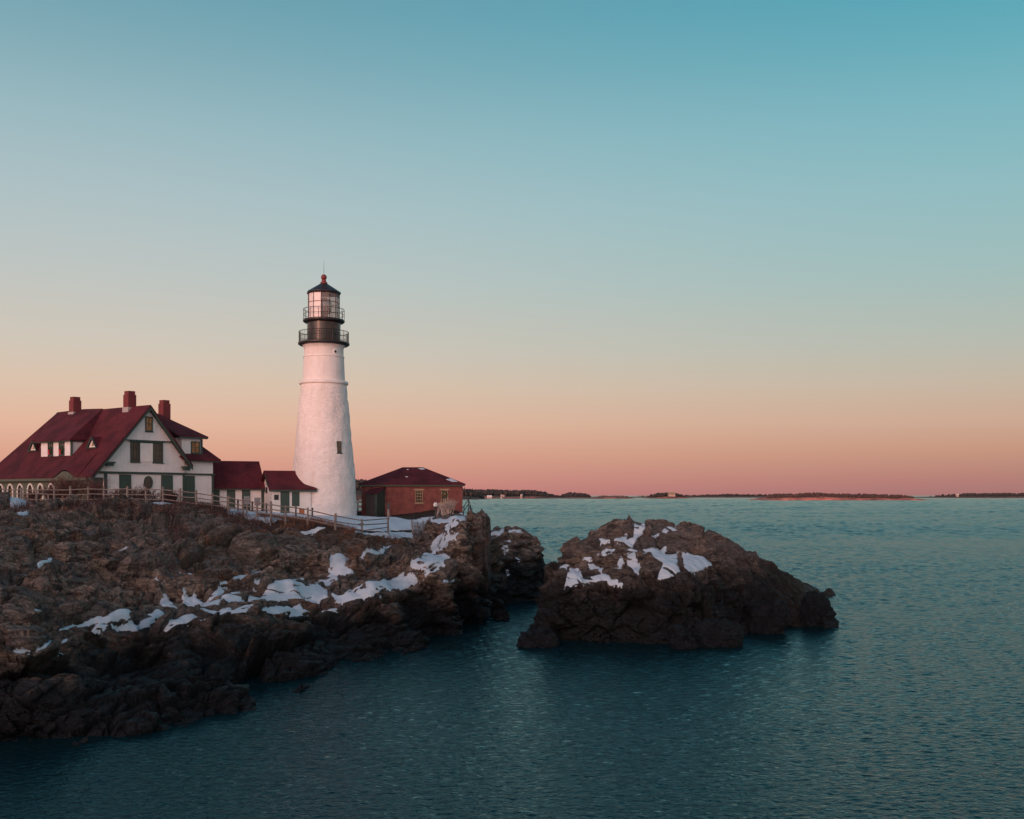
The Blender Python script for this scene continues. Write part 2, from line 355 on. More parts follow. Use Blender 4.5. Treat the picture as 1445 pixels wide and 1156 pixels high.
MAT = {}
def mats():
    MAT['rock'] = rock_material('coastal_rock', 2.95)
    MAT['islet'] = rock_material('islet_rock', 4.3, .3)
    n = N('old_snow'); v = n.obj(); f = n.noise(v, 1.2, 5)
    MAT['snow'] = n.done(n.mix(n.rng(f, .3, .7), (.56, .635, .71), (.46, .53, .60)), .55, n.bump(n.noise(v, 3.5, 5, .6), .06, .8), **{'Specular IOR Level': .25})
    MAT['white'] = clapboard('white_shingle_siding', (.89, .865, .86), 2.6)
    MAT['white_trim'] = simple('white_trim_paint', (.80, .77, .74), (.70, .66, .62), .5, 1.5)
    MAT['green'] = simple('dark_green_trim', (.030, .062, .050), (.020, .042, .036), .5, 1.2, .004)
    MAT['green_board'] = boards('green_board_shutter', (.034, .070, .056))
    MAT['green_porch'] = boards('sage_green_porch_boards', (.105, .120, .082))
    MAT['roof'] = shingles('red_shingle_roof', (.135, .024, .033), (.055, .012, .019))
    MAT['chimney'] = brick_material(); MAT['brick'] = MAT['chimney']
    MAT['chim'] = simple('red_painted_chimney_brick', (.17, .030, .033), (.12, .022, .027), .8, 2.5, .01, 12)
    MAT['flash'] = simple('lead_flashing', (.42, .40, .40), None, .5)
    MAT['tower'] = tower_material()
    MAT['iron'] = simple('black_painted_iron', (.018, .017, .019), (.035, .027, .026), .38, 1.6, .006, 6)
    n = N('weathered_black_iron'); v = n.obj((1, 1, .5)); f = n.noise(v, 2.2, 6, .7); g = n.noise(n.obj((2, 2, .6)), 1.4, 5, .7)
    col = n.mix(n.rng(g, .56, .66), (.020, .018, .019), (.13, .032, .022)); col = n.mix(n.math('MULTIPLY', n.rng(f, .60, .7), .5), col, (.14, .13, .13))
    MAT['drum'] = n.done(col, .30, n.bump(f, .006))
    MAT['redball'] = simple('dark_red_finial_paint', (.22, .030, .028), (.12, .02, .02), .45, 3)
    MAT['glow_panel'] = simple('sunset_reflection_panel', (.80, .74, .72), (.72, .65, .63), .35, 1.5)  # pale pinkish tone puts the sunset reflection of the panes into the colour
    n = N('lantern_glass'); MAT['glass'] = n.done((.62, .55, .53), .04, None, **{'Transmission Weight': .72, 'IOR': 1.12})
    n = N('window_glass'); v = n.obj(); f = n.noise(v, 1.1, 3)
    MAT['pane'] = n.done(n.mix(n.rng(f, .4, .6), (.035, .036, .034), (.085, .072, .058)), .06, n.bump(n.noise(v, 2.0, 2), .01))
    n = N('sunset_pane_and_ornament_glow'); v = n.obj(); f = n.noise(v, 3.1, 3)
    MAT['amber'] = n.done((.12, .07, .04), .08, None, **{'Emission Color': (1, .38, .10, 1), 'Emission Strength': n.rng(f, .35, .65, .0, .10)})  # emission stands in for sunset reflected by two windows; also lights the wreath ornament
    MAT['lens'] = n2 = None
    n = N('lens_prism_glass'); MAT['lens'] = n.done((.55, .62, .58), .08, None, **{'Metallic': .55})
    MAT['wood'] = simple('weathered_grey_wood', (.23, .19, .17), (.14, .115, .105), .8, 3., .01, 14, (1, 1, .3))
    MAT['darkwood'] = simple('dark_weathered_wood', (.055, .043, .040), (.03, .025, .025), .8, 3.)
    MAT['palewood'] = simple('bleached_driftwood', (.50, .40, .34), (.34, .27, .24), .8, 3.)
    MAT['stone'] = simple('tan_granite_sill', (.36, .27, .17), (.26, .19, .12), .85, 2.5, .02)
    MAT['orange'] = simple('faded_orange_paint', (.42, .14, .05), (.30, .09, .04), .6)
    MAT['black'] = simple('black_painted_metal', (.02, .021, .024), None, .45)
    MAT['red'] = simple('red_ribbon', (.55, .02, .05), None, .5)
    MAT['needle'] = simple('wreath_greenery', (.035, .07, .035), (.02, .04, .02), .8)
    MAT['twig'] = simple('bare_red_brown_twigs', (.135, .060, .052), (.085, .045, .042), .85, 1.2)
    MAT['scrub'] = simple('dark_winter_scrub', (.090, .042, .036), (.042, .025, .023), .9, .8)
    MAT['drygrass'] = simple('rust_dry_grass', (.20, .085, .050), (.11, .050, .036), .9, .7)
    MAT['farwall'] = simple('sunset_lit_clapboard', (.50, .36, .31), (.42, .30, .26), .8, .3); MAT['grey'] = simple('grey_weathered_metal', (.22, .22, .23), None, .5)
mats()

# ================================================================== SEA
def quads(nu, nv):
    i = np.arange(nu * nv).reshape(nu, nv)
    return np.stack([i[:-1, :-1], i[1:, :-1], i[1:, 1:], i[:-1, 1:]], -1).reshape(-1, 4)
def water():
    n = N('sea_water'); v = n.obj()
    geo = n.obj((1, 1, 1))
    b = n.noise(n.obj((1.6, 2.4, 1), (0, 0, radians(-9))), 1., 4, .55, .4)
    c = n.noise(n.obj((5.0, 7.0, 1), (0, 0, radians(7))), 1., 3, .55, .3)
    h = n.math('ADD', n.math('MULTIPLY', b, .16), n.math('MULTIPLY', c, .05)); bp = n.new('ShaderNodeBump'); n.link(h, bp.inputs['Height']); bp.inputs['Distance'].default_value = 1.0; bp.inputs['Strength'].default_value = .65
    out = n.t.nodes['Material Output']; n.t.nodes.remove(n.b)                    # deep teal body under a Fresnel-weighted, slightly green reflection
    df = n.new('ShaderNodeBsdfDiffuse'); df.inputs[0].default_value = (.003, .019, .024, 1)
    gl = n.new('ShaderNodeBsdfAnisotropic'); gl.inputs['Color'].default_value = (.53, .76, .80, 1); gl.inputs['Roughness'].default_value = .13; n.link(bp.outputs[0], gl.inputs['Normal'])
    fr = n.new('ShaderNodeFresnel'); fr.inputs['IOR'].default_value = 1.333; n.link(bp.outputs[0], fr.inputs['Normal'])
    mx = n.new('ShaderNodeMixShader'); n.link(fr.outputs[0], mx.inputs[0]); n.link(df.outputs[0], mx.inputs[1]); n.link(gl.outputs[0], mx.inputs[2]); n.link(mx.outputs[0], out.inputs[0])
    return n.m
SEA = water()
m = MB(); S = 45000.
m.add([(-S, -S, -1.2), (S, -S, -1.2), (S, S, -1.2), (-S, S, -1.2)], [(0, 1, 2, 3)])
tag(m.build('sea', SEA), kind='structure')
def waves():
    nu, nv = 780, 2000; U = np.linspace(-.72, .72, nu); Y = np.exp(np.linspace(math.log(15.), math.log(3200.), nv)); sp = np.gradient(Y)
    X = (U[:, None] * Y[None]).astype(np.float32); Yg = np.broadcast_to(Y[None], X.shape).astype(np.float32); H = np.zeros_like(X); r = np.random.default_rng(5)
    q = np.stack([X.ravel() * .010, Yg.ravel() * .022, 0 * X.ravel()], 1); gust = (1.0 + .75 * fbm(q, 3, 31)).reshape(X.shape).astype(np.float32)
    lam = .3
    while lam < 90:
        w = np.clip((lam / (2.2 * sp) - 1) / .6, 0, 1) * np.clip(2 - lam / (3.0 * sp), 0, 1)
        on = w > 0
        if on.any():
            for _ in range(9):
                l = lam * r.uniform(.8, 1.35); a = radians(90 + 14 + r.normal(0, 34)); kx, ky = 2 * pi / l * cos(a), 2 * pi / l * sin(a); ph = r.uniform(0, 6.28)
                amp = WSLOPE * l / (2 * pi) / 3.0
                H[:, on] += (w[on] * amp).astype(np.float32) * np.sin(kx * X[:, on] + ky * Yg[:, on] + ph)
        lam *= 1.45
    H *= gust * np.interp(Y, [100, 350, 800, 2500], [1, 1.3, 1.05, .65]).astype(np.float32); fade = np.clip((3200 - Y) / 900, 0, 1) * np.clip((Y - 15) / 6, 0, 1); Z = H * fade - 1.2 * (1 - np.clip((3200 - Y) / 500, 0, 1))
    tag(np_mesh('sea', np.stack([X, Yg, Z], -1).reshape(-1, 3), quads(nu, nv), SEA), kind='structure')
WSLOPE = .19
waves()

# ================================================================== ROCK LAND
def polys_sd(px, py, poly):
    """signed distance (positive inside) of points to a polygon"""
    P = np.array(poly, float); n = len(P); d = np.full(px.shape, 1e9); ins = np.zeros(px.shape, bool)
    for i in range(n):
        a, b = P[i], P[(i + 1) % n]; e = b - a
        t = np.clip(((px - a[0]) * e[0] + (py - a[1]) * e[1]) / max(1e-9, e @ e), 0, 1)
        d = np.minimum(d, (px - a[0] - t * e[0]) ** 2 + (py - a[1] - t * e[1]) ** 2)
        c = ((a[1] > py) != (b[1] > py)) & (px < (b[0] - a[0]) * (py - a[1]) / (b[1] - a[1] + 1e-12) + a[0]); ins ^= c
    d = np.sqrt(d); return np.where(ins, d, -d)
def blur(A, r):
    for ax in (0, 1):
        pad = [(0, 0)] * A.ndim; pad[ax] = (r + 1, r); B = np.cumsum(np.pad(A, pad, mode='edge'), ax)
        sl1 = [slice(None)] * A.ndim; sl0 = [slice(None)] * A.ndim
        sl1[ax] = slice(2 * r + 1, None); sl0[ax] = slice(0, -(2 * r + 1)); A = (B[tuple(sl1)] - B[tuple(sl0)]) / (2 * r + 1)
    return A
def compact(V, F, *at):
    u = np.unique(F); r = np.full(len(V), -1, np.int64); r[u] = np.arange(len(u)); return (V[u], r[F], *[a[u] for a in at])

def rock_land(surf, u0, u1, nu, y0, y1, nv, R, seed, rocky=None, amp=1.0, vdetail=.5, polys=(), seed_s=3, sb=.45, **kw):
    U = np.linspace(u0, u1, nu); Yd = np.exp(np.linspace(math.log(y0), math.log(y1), 420))
    X2 = U[:, None] * Yd[None]; Y2 = np.broadcast_to(Yd[None], X2.shape); Z2 = np.maximum(surf(X2, Y2), -1.6)
    ds = np.sqrt(np.diff(Z2, axis=1) ** 2 + (np.diff(Y2, axis=1) * vdetail) ** 2) / Y2[:, 1:]
    ds = blur(np.concatenate([ds[:, :1], ds], 1), 3)[:, 1:]
    s = np.concatenate([np.zeros((nu, 1)), np.cumsum(ds, 1)], 1); s /= s[:, -1:]
    tt = np.linspace(0, 1, nv); Y = np.stack([np.interp(tt, s[i], Yd) for i in range(nu)])
    X = U[:, None] * Y; Z = surf(X, Y)
    e = .25; gx = (surf(X + e, Y) - surf(X - e, Y)) / (2 * e); gy = (surf(X, Y + e) - surf(X, Y - e)) / (2 * e)
    Nn = np.stack([-gx, -gy, np.ones_like(gx)], -1); Nn /= np.linalg.norm(Nn, axis=-1, keepdims=True)
    P = np.stack([X, Y, Z], -1); rk = np.ones_like(X) if rocky is None else rocky(X, Y, Z)
    d = rock_disp(P.reshape(-1, 3), R, seed, amp, **kw).reshape(X.shape)
    d = d * (.10 + .90 * rk); px = CXP + FPX * X / Y; py = HYP - FPX * (Z - EYE) / Y; sd = np.full(X.shape, -99.)
    j1 = fbm(P.reshape(-1, 3) * .8, 4, seed_s).reshape(X.shape); j2 = fbm(P.reshape(-1, 3) @ R.T * np.array([.55, 2.0, 2.4]) + 9, 3, seed_s + 9).reshape(X.shape)
    for po in polys:
        a = np.array(po); bx = (px > a[:, 0].min() - 8) & (px < a[:, 0].max() + 8) & (py > a[:, 1].min() - 8) & (py < a[:, 1].max() + 8)
        if bx.any(): sd[bx] = np.maximum(sd[bx], polys_sd(px[bx], py[bx], po))
    j3 = fbm(P.reshape(-1, 3) * 3.1 + 4, 3, seed_s + 5).reshape(X.shape); m = sd + j1 * 2.2 + j3 * 1.5 + sb; k = np.clip((m + 4.5) / 6., 0, 1); k = k * k * (3 - 2 * k)
    dl = blur(d, 5); d = d * (1 - .8 * k) + dl * .45 * k                     # drifts lie in the smoother ledges
    m = np.minimum(m, (.27 - j2) * 9); m = np.where(Nn[..., 2] < .12, -9, m)
    Qs = blur(P + Nn * d[..., None], 3); nn = np.cross(np.gradient(Qs, axis=0), np.gradient(Qs, axis=1)); nn /= np.linalg.norm(nn, axis=-1, keepdims=True) + 1e-9; m = np.minimum(m, (nn[..., 2] - .12) * 14)
    Q = P + Nn * d[..., None]; lift = .075 * np.sqrt(np.clip(m / 2.0, 0, 1)) - .10 * np.clip(-m / 1.0, 0, 1) + .02
    S = blur(Q, 1); S[..., 2] += lift
    return m, Q, Nn, rk, S
def land_mesh(name, P, rk, mat):
    nu, nv = P.shape[:2]; F = quads(nu, nv); V = P.reshape(-1, 3); z = V[:, 2]
    F = F[(z[F].max(1) > -1.55)]; V, F, a = compact(V, F, 1 - rk.ravel()); return np_mesh(name, V, F, mat, smooth=False, attrs={'soil': a})
def snow_mesh(name, m, S):
    F = quads(*m.shape); mm = m.ravel(); F = F[mm[F].max(1) > -.35]; F = F[(S.reshape(-1, 3)[F, 2].min(1) > .3)]
    V, F = compact(S.reshape(-1, 3), F); return np_mesh(name, V, F, MAT['snow'])
def crop(sc_, ox, oy, polys): return [[(x / sc_ + ox, y / sc_ + oy) for x, y in p] for p in polys]

# ---- the headland
PROF = {   # photo column -> (photo row, depth)
 35: [(1045, 43.4), (1000, 43.9), (965, 45.1), (930, 45.6), (900, 47.8), (860, 50.3), (800, 56.4), (760, 62), (728, 75)],
 110: [(1042, 43.8), (1012, 44.6), (975, 47.5), (930, 50), (905, 52.3), (880, 53.2), (840, 57), (790, 62.5), (755, 66), (728, 76)],
 200: [(1035, 44.6), (1010, 45.8), (960, 50), (920, 54.3), (897, 54.8), (880, 55.5), (850, 60.6), (830, 63), (780, 66.7), (745, 69.5), (728, 77)],
 290: [(1018, 47), (990, 48.5), (945, 53.5), (905, 57.3), (885, 58), (870, 59.2), (840, 63), (810, 65.5), (770, 70), (740, 76)],
 350: [(1000, 49.8), (980, 51.2), (940, 56), (900, 59), (875, 60.5), (860, 62.4), (840, 64.9), (810, 67.6), (790, 70.9), (765, 73.5), (738, 78.5)],
 450: [(955, 58.6), (930, 61), (890, 65.2), (862, 67.6), (850, 68.5), (830, 72.1), (805, 75), (780, 78.6), (762, 80)],
 545: [(922, 67.3), (880, 69.6), (850, 70.2), (835, 71.2), (815, 75), (795, 79.7), (775, 83.5), (762, 84.5)],
 620: [(897, 75.8), (850, 76.5), (820, 77.3), (803, 79.0), (793, 82), (786, 84.5), (774, 87), (765, 89), (748, 91.5), (735, 97)],
 660: [(882, 82), (840, 82.6), (780, 83.6), (757, 85.4), (735, 87), (727, 92)],
 678: [(872, 86.8), (800, 87.4), (745, 88.4), (730, 89.4)],
}
hp = [at(px, py, Y) for px, L in PROF.items() for py, Y in L]
FENCE = [(-40, 711, 82), (20, 711, 82), (52, 711, 82), (100, 711, 82), (147, 711, 81.5), (180, 711, 81), (230, 712, 81), (277, 717, 81), (322, 723, 81), (363, 730, 81), (403, 736, 81), (434, 740, 81),
         (473, 749, 81), (511, 755, 82), (548, 751, 86), (584, 748, 91)]
hp += [at(*f) for f in FENCE]
hp += [(-36.3, 94, 9.05), (-31, 100.8, 8.85), (-29.4, 104.5, 8.75), (-23.5, 103.5, 8.3), (-19.2, 105.6, 7.95), (-16, 110, 7.8), (-11, 112, 7.85), (-5.5, 113, 8.15), (-4.6, 105, 8.25), (-3.4, 97, 8.25),
       (-45, 95, 9.25), (-60, 100, 9.4), (-75, 110, 9.4), (-60, 130, 9.0), (-35, 130, 8.3), (-15, 128, 7.3), (-6, 125, 7.3), (-3, 118, 5.5), (-1.5, 106, 4.5), (-2.4, 100, 7.2), (-14, 118, 7.9), (-30, 112, 8.6),
       (-30, 150, 3), (-10, 143, 1.5), (-60, 155, 4), (-80, 90, 9.2), (-62, 82, 9.0), (-50, 62, 7.4), (-40, 52, 5.2), (-34, 45, 2.2), (-30, 41.5, 0)]
for px, L in ((200, ((86, 9.15), (92, 9.1))), (277, ((85, 8.95), (90, 8.9), (97, 8.85))), (340, ((85, 8.6), (92, 8.6), (100, 8.55))), (403, ((84, 8.05), (90, 8.1), (97, 8.2))), (457, ((84, 7.55), (90, 7.7), (97, 7.85), (101, 7.9))),
              (511, ((85, 7.1), (90, 7.4), (96, 7.62), (102, 7.75))), (560, ((90, 7.2), (96, 7.45), (102, 7.7), (107, 7.8))), (600, ((97, 7.2), (102, 7.6), (107, 7.8))), (640, ((103, 8.0), (108, 8.05)))):
    hp += [((px - CXP) / FPX * Y, Y, z) for Y, z in L]
for px, d in ((35, 2), (110, 2), (200, 2), (290, 2), (350, 2), (450, 2), (545, 1.5), (620, 1.2), (660, 1.2)):    # under water in front
    py, Y = PROF[px][0]; x, y, z = at(px, py, Y); hp.append((x + d * .55, y - d * .85, -1.4)); hp.append((x + d * 3, y - d * 3.6, -5))
hp += [(-1.5, 87.3, -1.5), (-1.2, 91, -1.5), (-1.3, 95, -1.2), (.6, 101, -2), (1.5, 108, -3), (1.8, 118, -3), (-1.0, 130, -2), (2.5, 92, -5), (-2.75, 91.5, 8.1), (-2.0, 89.5, 2.2), (-2.0, 92, 2.2), (-3.4, 90.6, 8.2), (-3.2, 94.3, 8.2), (-4.2, 93, 8.15), (-2.3, 94.5, 4)]
land_raw = Surf(hp, .45)
def land(x, y):                                  # the tip of the point is a flat shelf
    z = land_raw(x, y); cap = 8.05 + np.clip((-5.6 - np.asarray(x)) / 3, 0, 1) * 12 + np.clip((np.asarray(y) - 100) / 4, 0, 1) * 12
    return np.where(z > cap, cap + (z - cap) * .12, z)
fx = np.array([f[0] for f in FENCE] + [600, 640, 700.]); fy = np.array([f[2] for f in FENCE] + [96, 108, 122.])
def rocky(X, Y, Z):
    p = CXP + FPX * X / Y; Yf = np.interp(p, fx, fy); t = np.clip((Yf + .4 - Y) / 2.2, 0, 1)
    r = t * t * (3 - 2 * t); r = np.maximum(r, np.clip((7.0 - Z) / 1.0, 0, 1)); r = np.maximum(r, np.clip((X / Y + .05) / .012, 0, 1) * .22); return r
A = crop(4.1286, 30, 680, [
 [(205, 885), (300, 850), (380, 825), (430, 812), (490, 820), (560, 785), (640, 765), (630, 790), (690, 785), (730, 773), (800, 742), (830, 757), (760, 795), (710, 800), (690, 830), (600, 880), (540, 890), (400, 880), (440, 845), (420, 830), (330, 850), (250, 880)],
 [(100, 925), (130, 925), (240, 938), (240, 945), (120, 947)], [(785, 800), (900, 765), (980, 745), (1030, 740), (1090, 725), (1160, 730), (1140, 755), (1050, 775), (950, 795), (870, 802), (800, 812)],
 [(1040, 795), (1130, 798), (1200, 790), (1310, 780), (1290, 800), (1200, 815), (1130, 825)], [(790, 890), (850, 870), (1000, 855), (1080, 850), (1000, 880), (900, 902), (800, 910)],
 [(840, 670), (900, 690), (860, 705), (910, 722), (820, 727), (810, 700)],
 [(945, 665), (1010, 658), (1020, 680), (1060, 690), (1110, 680), (1150, 620), (1190, 622), (1170, 665), (1120, 695), (1080, 700), (1030, 718), (980, 697), (945, 702)],
 [(1165, 700), (1220, 705), (1310, 715), (1360, 740), (1250, 742), (1170, 732)], [(1200, 660), (1270, 655), (1260, 680), (1215, 690)],
 [(1230, 555), (1290, 530), (1350, 512), (1400, 518), (1340, 545), (1270, 570), (1230, 575)], [(750, 605), (790, 590), (812, 612), (790, 622)],
 [(920, 533), (1040, 531), (1040, 541), (930, 546)], [(95, 470), (180, 441), (170, 458), (110, 482)], [(1150, 600), (1190, 588), (1200, 600), (1160, 610)], [(910, 580), (945, 578), (930, 592)],
 [(-30, 885), (45, 883), (20, 900), (-30, 905)], [(-30, 1035), (90, 1003), (80, 1020), (30, 1037)], [(130, 1000), (160, 993), (185, 1018), (230, 1018), (190, 1050), (150, 1037)], [(535, 436), (600, 430), (590, 443)],
 [(1345, 602), (1385, 590), (1370, 614)], [(30, 795), (105, 783), (95, 797), (40, 805)], [(-30, 205), (40, 195), (30, 212)],
 [(-60, 128), (60, 124), (60, 145), (-60, 160)], [(90, 126), (140, 125), (150, 150), (100, 152)], [(190, 128), (250, 130), (240, 148), (200, 142)], [(340, 130), (440, 125), (560, 118), (560, 135), (420, 150)], [(720, 128), (860, 122), (900, 130), (800, 142)]])
B = crop(4.1286, 340, 680, [
 [(-10, 540), (60, 513), (120, 522), (60, 545), (0, 572), (-10, 567)],
 [(40, 690), (110, 680), (130, 640), (220, 590), (360, 566), (370, 590), (280, 610), (430, 625), (500, 640), (500, 670), (380, 682), (250, 682), (140, 692), (40, 707)],
 [(410, 590), (520, 565), (510, 540), (520, 505), (600, 490), (680, 440), (800, 393), (880, 378), (840, 405), (700, 452), (610, 500), (600, 525), (660, 540), (560, 552), (570, 580), (500, 605), (430, 607)],
 [(530, 660), (600, 665), (640, 630), (800, 605), (860, 560), (900, 535), (970, 530), (1060, 470), (1100, 438), (1180, 438), (1232, 455), (1150, 475), (1140, 520), (1110, 555), (1040, 580), (980, 610), (900, 632), (800, 667), (720, 687), (620, 697), (570, 702)],
 [(100, 800), (200, 770), (280, 720), (350, 703), (370, 730), (420, 740), (330, 767), (250, 787), (200, 812)],
 [(1050, 465), (1060, 430), (1110, 400), (1110, 360), (1150, 320), (1190, 300), (1190, 270), (1230, 230), (1260, 213), (1310, 183), (1320, 190), (1290, 215), (1230, 265), (1200, 298), (1265, 300), (1250, 315), (1200, 337), (1190, 367), (1160, 392), (1090, 432), (1090, 457)],
 [(350, 288), (450, 263), (490, 270), (430, 297), (370, 302)], [(660, 298), (700, 293), (780, 297), (850, 293), (1000, 298), (1000, 320), (900, 317), (880, 332), (800, 317), (680, 310)],
 [(0, 213), (110, 238), (150, 262), (60, 257), (0, 237)],
 [(-60, 155), (0, 172), (200, 182), (500, 190), (690, 200), (870, 212), (1000, 228), (1100, 212), (1180, 205), (1290, 185), (1310, 195), (1180, 245), (1080, 240), (1000, 278), (800, 282), (600, 272), (500, 240), (300, 218), (150, 218), (0, 198), (-80, 180)],
 [(480, 740), (560, 728), (480, 754)], [(110, 735), (150, 723), (140, 747)], [(-10, 720), (70, 740), (0, 747)], [(-60, 780), (40, 778), (0, 797)], [(1160, 595), (1205, 588), (1200, 604)], [(910, 240), (1000, 232), (1000, 250)]])
R_head = rotm(62, 16, 5)
hm, hP, hN, hrk, hS = rock_land(land, -.60, .012, 600, 40.5, 150, 860, R_head, 21, rocky, polys=A + B, sb=.35)
tag(land_mesh('headland', hP, hrk, MAT['rock']), kind='structure')

tag(snow_mesh('snow', hm, hS), kind='stuff')

# ---- the islet
IP = {775: [(905, 72.8), (850, 74), (815, 75.5), (802, 79)], 800: [(905, 72.6), (835, 73.4), (822, 75.5), (800, 79.5), (772, 80.5), (758, 82.5)],
 840: [(906, 72.4), (835, 73.6), (815, 75.5), (790, 78.5), (765, 80.5), (752, 83)], 880: [(906, 72.2), (832, 73.4), (815, 75), (790, 77.5), (765, 79.5), (745, 82), (741, 85)],
 940: [(909, 71.4), (850, 72.6), (815, 74.3), (786, 79.6), (770, 81.2), (750, 82.6), (735, 86)], 1000: [(905, 72.8), (850, 74), (802, 77.8), (786, 80.2), (762, 83.5), (749, 88)],
 1060: [(890, 78.5), (850, 79.6), (820, 83), (792, 86.8), (788, 90)], 1120: [(884, 81), (850, 84.4), (832, 89.3), (815, 94)], 1150: [(872, 86), (858, 89), (845, 94), (830, 99)], 1166: [(836, 105), (832.5, 107)]}
ip = [at(px, py, Y) for px, L in IP.items() for py, Y in L]
ip += [(3.8, 86, 2.5), (3.4, 90, -1), (7, 88, 5.2), (8, 93, 0), (12, 91, 6.5), (13.5, 97, 0), (18, 93, 5), (20, 101, 0), (24, 98, 3.2), (27, 107, 0), (28, 104, 1.2), (30, 112, -1.4),
       (1.9, 74.5, -.5), (2.2, 78, -.8), (2.6, 82, -1), (30.8, 107, -1.4), (31.3, 99.5, -1.8), (32.4, 104, -1.8), (29.2, 95, -1.6), (30, 92, -2), (27, 84, -2.2), (1, 76, -5), (2, 88, -5), (14, 103, -5), (28, 115, -5), (36, 108, -5)]
for px in (775, 800, 840, 880, 940, 1000, 1060, 1120):
    py, Y = IP[px][0]; x, y, z = at(px, py, Y); ip += [(x, y - .5, -1.3), (x, y - 5, -5)]
isl_raw = Surf(ip, .45)
def isl(x, y):
    z = isl_raw(x, y); cap = np.interp(x, [2, 5, 7, 9, 12, 15, 18, 22, 26, 31], [5.0, 6.3, 6.9, 7.3, 7.6, 7.0, 5.9, 4.7, 3.1, 1.3]); return np.where(z > cap, cap + (z - cap) * .15, z)
R_isl = rotm(-35, 58, 10)
C = crop(5.025, 640, 700, [
 [(775, 640), (800, 570), (830, 520), (870, 500), (920, 540), (900, 560), (920, 590), (990, 600), (1030, 580), (1100, 600), (1110, 605), (1040, 612), (960, 617), (850, 637), (810, 652)], [(755, 500), (815, 495), (790, 527)],
 [(945, 463), (980, 462), (1020, 480), (960, 492)], [(1060, 490), (1190, 488), (1185, 530), (1150, 520), (1100, 532), (1080, 522)], [(1040, 493), (1062, 490), (1050, 562), (1038, 545)], [(1220, 400), (1260, 363), (1312, 370), (1300, 397), (1240, 412)],
 [(1240, 440), (1280, 428), (1302, 480), (1332, 510), (1310, 582), (1290, 577), (1300, 530), (1270, 490), (1243, 465)], [(1285, 240), (1350, 213), (1362, 230), (1310, 282), (1283, 277)],
 [(1190, 260), (1230, 248), (1232, 283), (1302, 283), (1270, 347), (1238, 332), (1235, 297), (1140, 287)], [(1080, 385), (1140, 378), (1130, 400), (1090, 400)], [(1060, 405), (1120, 408), (1110, 427), (1060, 420)], [(1000, 405), (1035, 398), (1030, 422)],
 [(1340, 400), (1372, 388), (1355, 422)], [(1165, 460), (1190, 428), (1197, 450), (1175, 477)], [(1030, 290), (1100, 293), (1050, 304)], [(910, 430), (975, 426), (930, 438)], [(1100, 615), (1165, 618), (1160, 632), (1110, 630)], [(1170, 640), (1197, 633), (1180, 672)], [(1270, 183), (1292, 178), (1290, 194)], [(1380, 178), (1402, 176), (1395, 192)]])
D = crop(4.25, 880, 700, [
 [(210, 490), (240, 420), (180, 380), (170, 345), (130, 310), (190, 322), (250, 308), (252, 320), (240, 345), (300, 350), (322, 360), (310, 420), (332, 455), (300, 482), (270, 492)],
 [(300, 340), (350, 333), (370, 355), (480, 353), (522, 370), (542, 400), (470, 432), (400, 447), (375, 420), (370, 380), (345, 352)], [(240, 195), (310, 188), (315, 200), (245, 207)], [(450, 195), (482, 190), (470, 210)],
 [(285, 150), (307, 146), (300, 167)], [(330, 155), (357, 153), (340, 170)], [(180, 210), (217, 210), (180, 224)], [(143, 155), (162, 148), (155, 167)], [(165, 145), (190, 140), (180, 154)]])
im, iP, iN, irk, iS = rock_land(isl, .010, .345, 470, 69, 118, 580, R_isl, 77, lambda X, Y, Z: np.clip(1 - (X - 16) / 13, .14, .85), .85, polys=C + D, sb=1.1, sizes=((7.0, 2.6, 1.5), (3.0, 1.0, .6), (1.3, .40, .24)))
islet = tag(land_mesh('rock_islet', iP, irk, MAT['islet']), 'big dark rocky islet with snow patches standing in the sea off the point', 'islet')
tag(snow_mesh('snow', im, iS), kind='stuff')

# ---- outcrop in the gap behind the point
OP = {672: [(850, 99), (800, 100), (768, 101), (750, 103)], 700: [(848, 99.5), (800, 100.5), (770, 102), (752, 104), (745, 108)], 725: [(846, 100), (810, 101), (775, 102.5), (755, 105), (748, 109)],
      750: [(845, 101), (815, 102), (790, 103), (772, 105), (768, 108)], 764: [(842, 102.5), (815, 103.5), (795, 105), (780, 107)]}
op = [at(px, py, Y) for px, L in OP.items() for py, Y in L]
op += [(-5, 100, -1.5), (-5.5, 104, 1), (-1.4, 112, 5.8), (.3, 113, 5), (2.2, 112, 3), (3.3, 109, -.5), (3.2, 104, -1), (2.2, 100.5, -1.5), (0, 97.8, -1.5), (-3, 97.3, -1.5), (-2, 118, -1), (1, 118, -2), (4.5, 106, -4), (0, 94, -5), (-6, 112, 3)]
osf = Surf(op, .4)
O = crop(5.025, 640, 700, [[(240, 305), (250, 268), (320, 243), (335, 223), (357, 235), (340, 267), (290, 312)], [(340, 320), (400, 313), (400, 327)], [(353, 355), (377, 350), (392, 385), (365, 390)], [(400, 253), (470, 248), (482, 262), (420, 267)],
 [(255, 423), (310, 426), (300, 447), (265, 447)], [(170, 480), (230, 476), (235, 490), (175, 492)], [(365, 538), (392, 528), (385, 552)], [(440, 443), (467, 460), (455, 470)], [(225, 393), (252, 400), (240, 412)]])
om, oP, oN, ork, oS = rock_land(osf, -.058, .045, 190, 95, 119, 300, rotm(40, 40, 0), 133, None, .85, polys=O, sb=1.1)
tag(land_mesh('rock_outcrop', oP, ork, MAT['islet']), 'dark jagged outcrop with snow scraps in the gap between the point and the islet', 'outcrop')
tag(snow_mesh('snow', om, oS), kind='stuff')

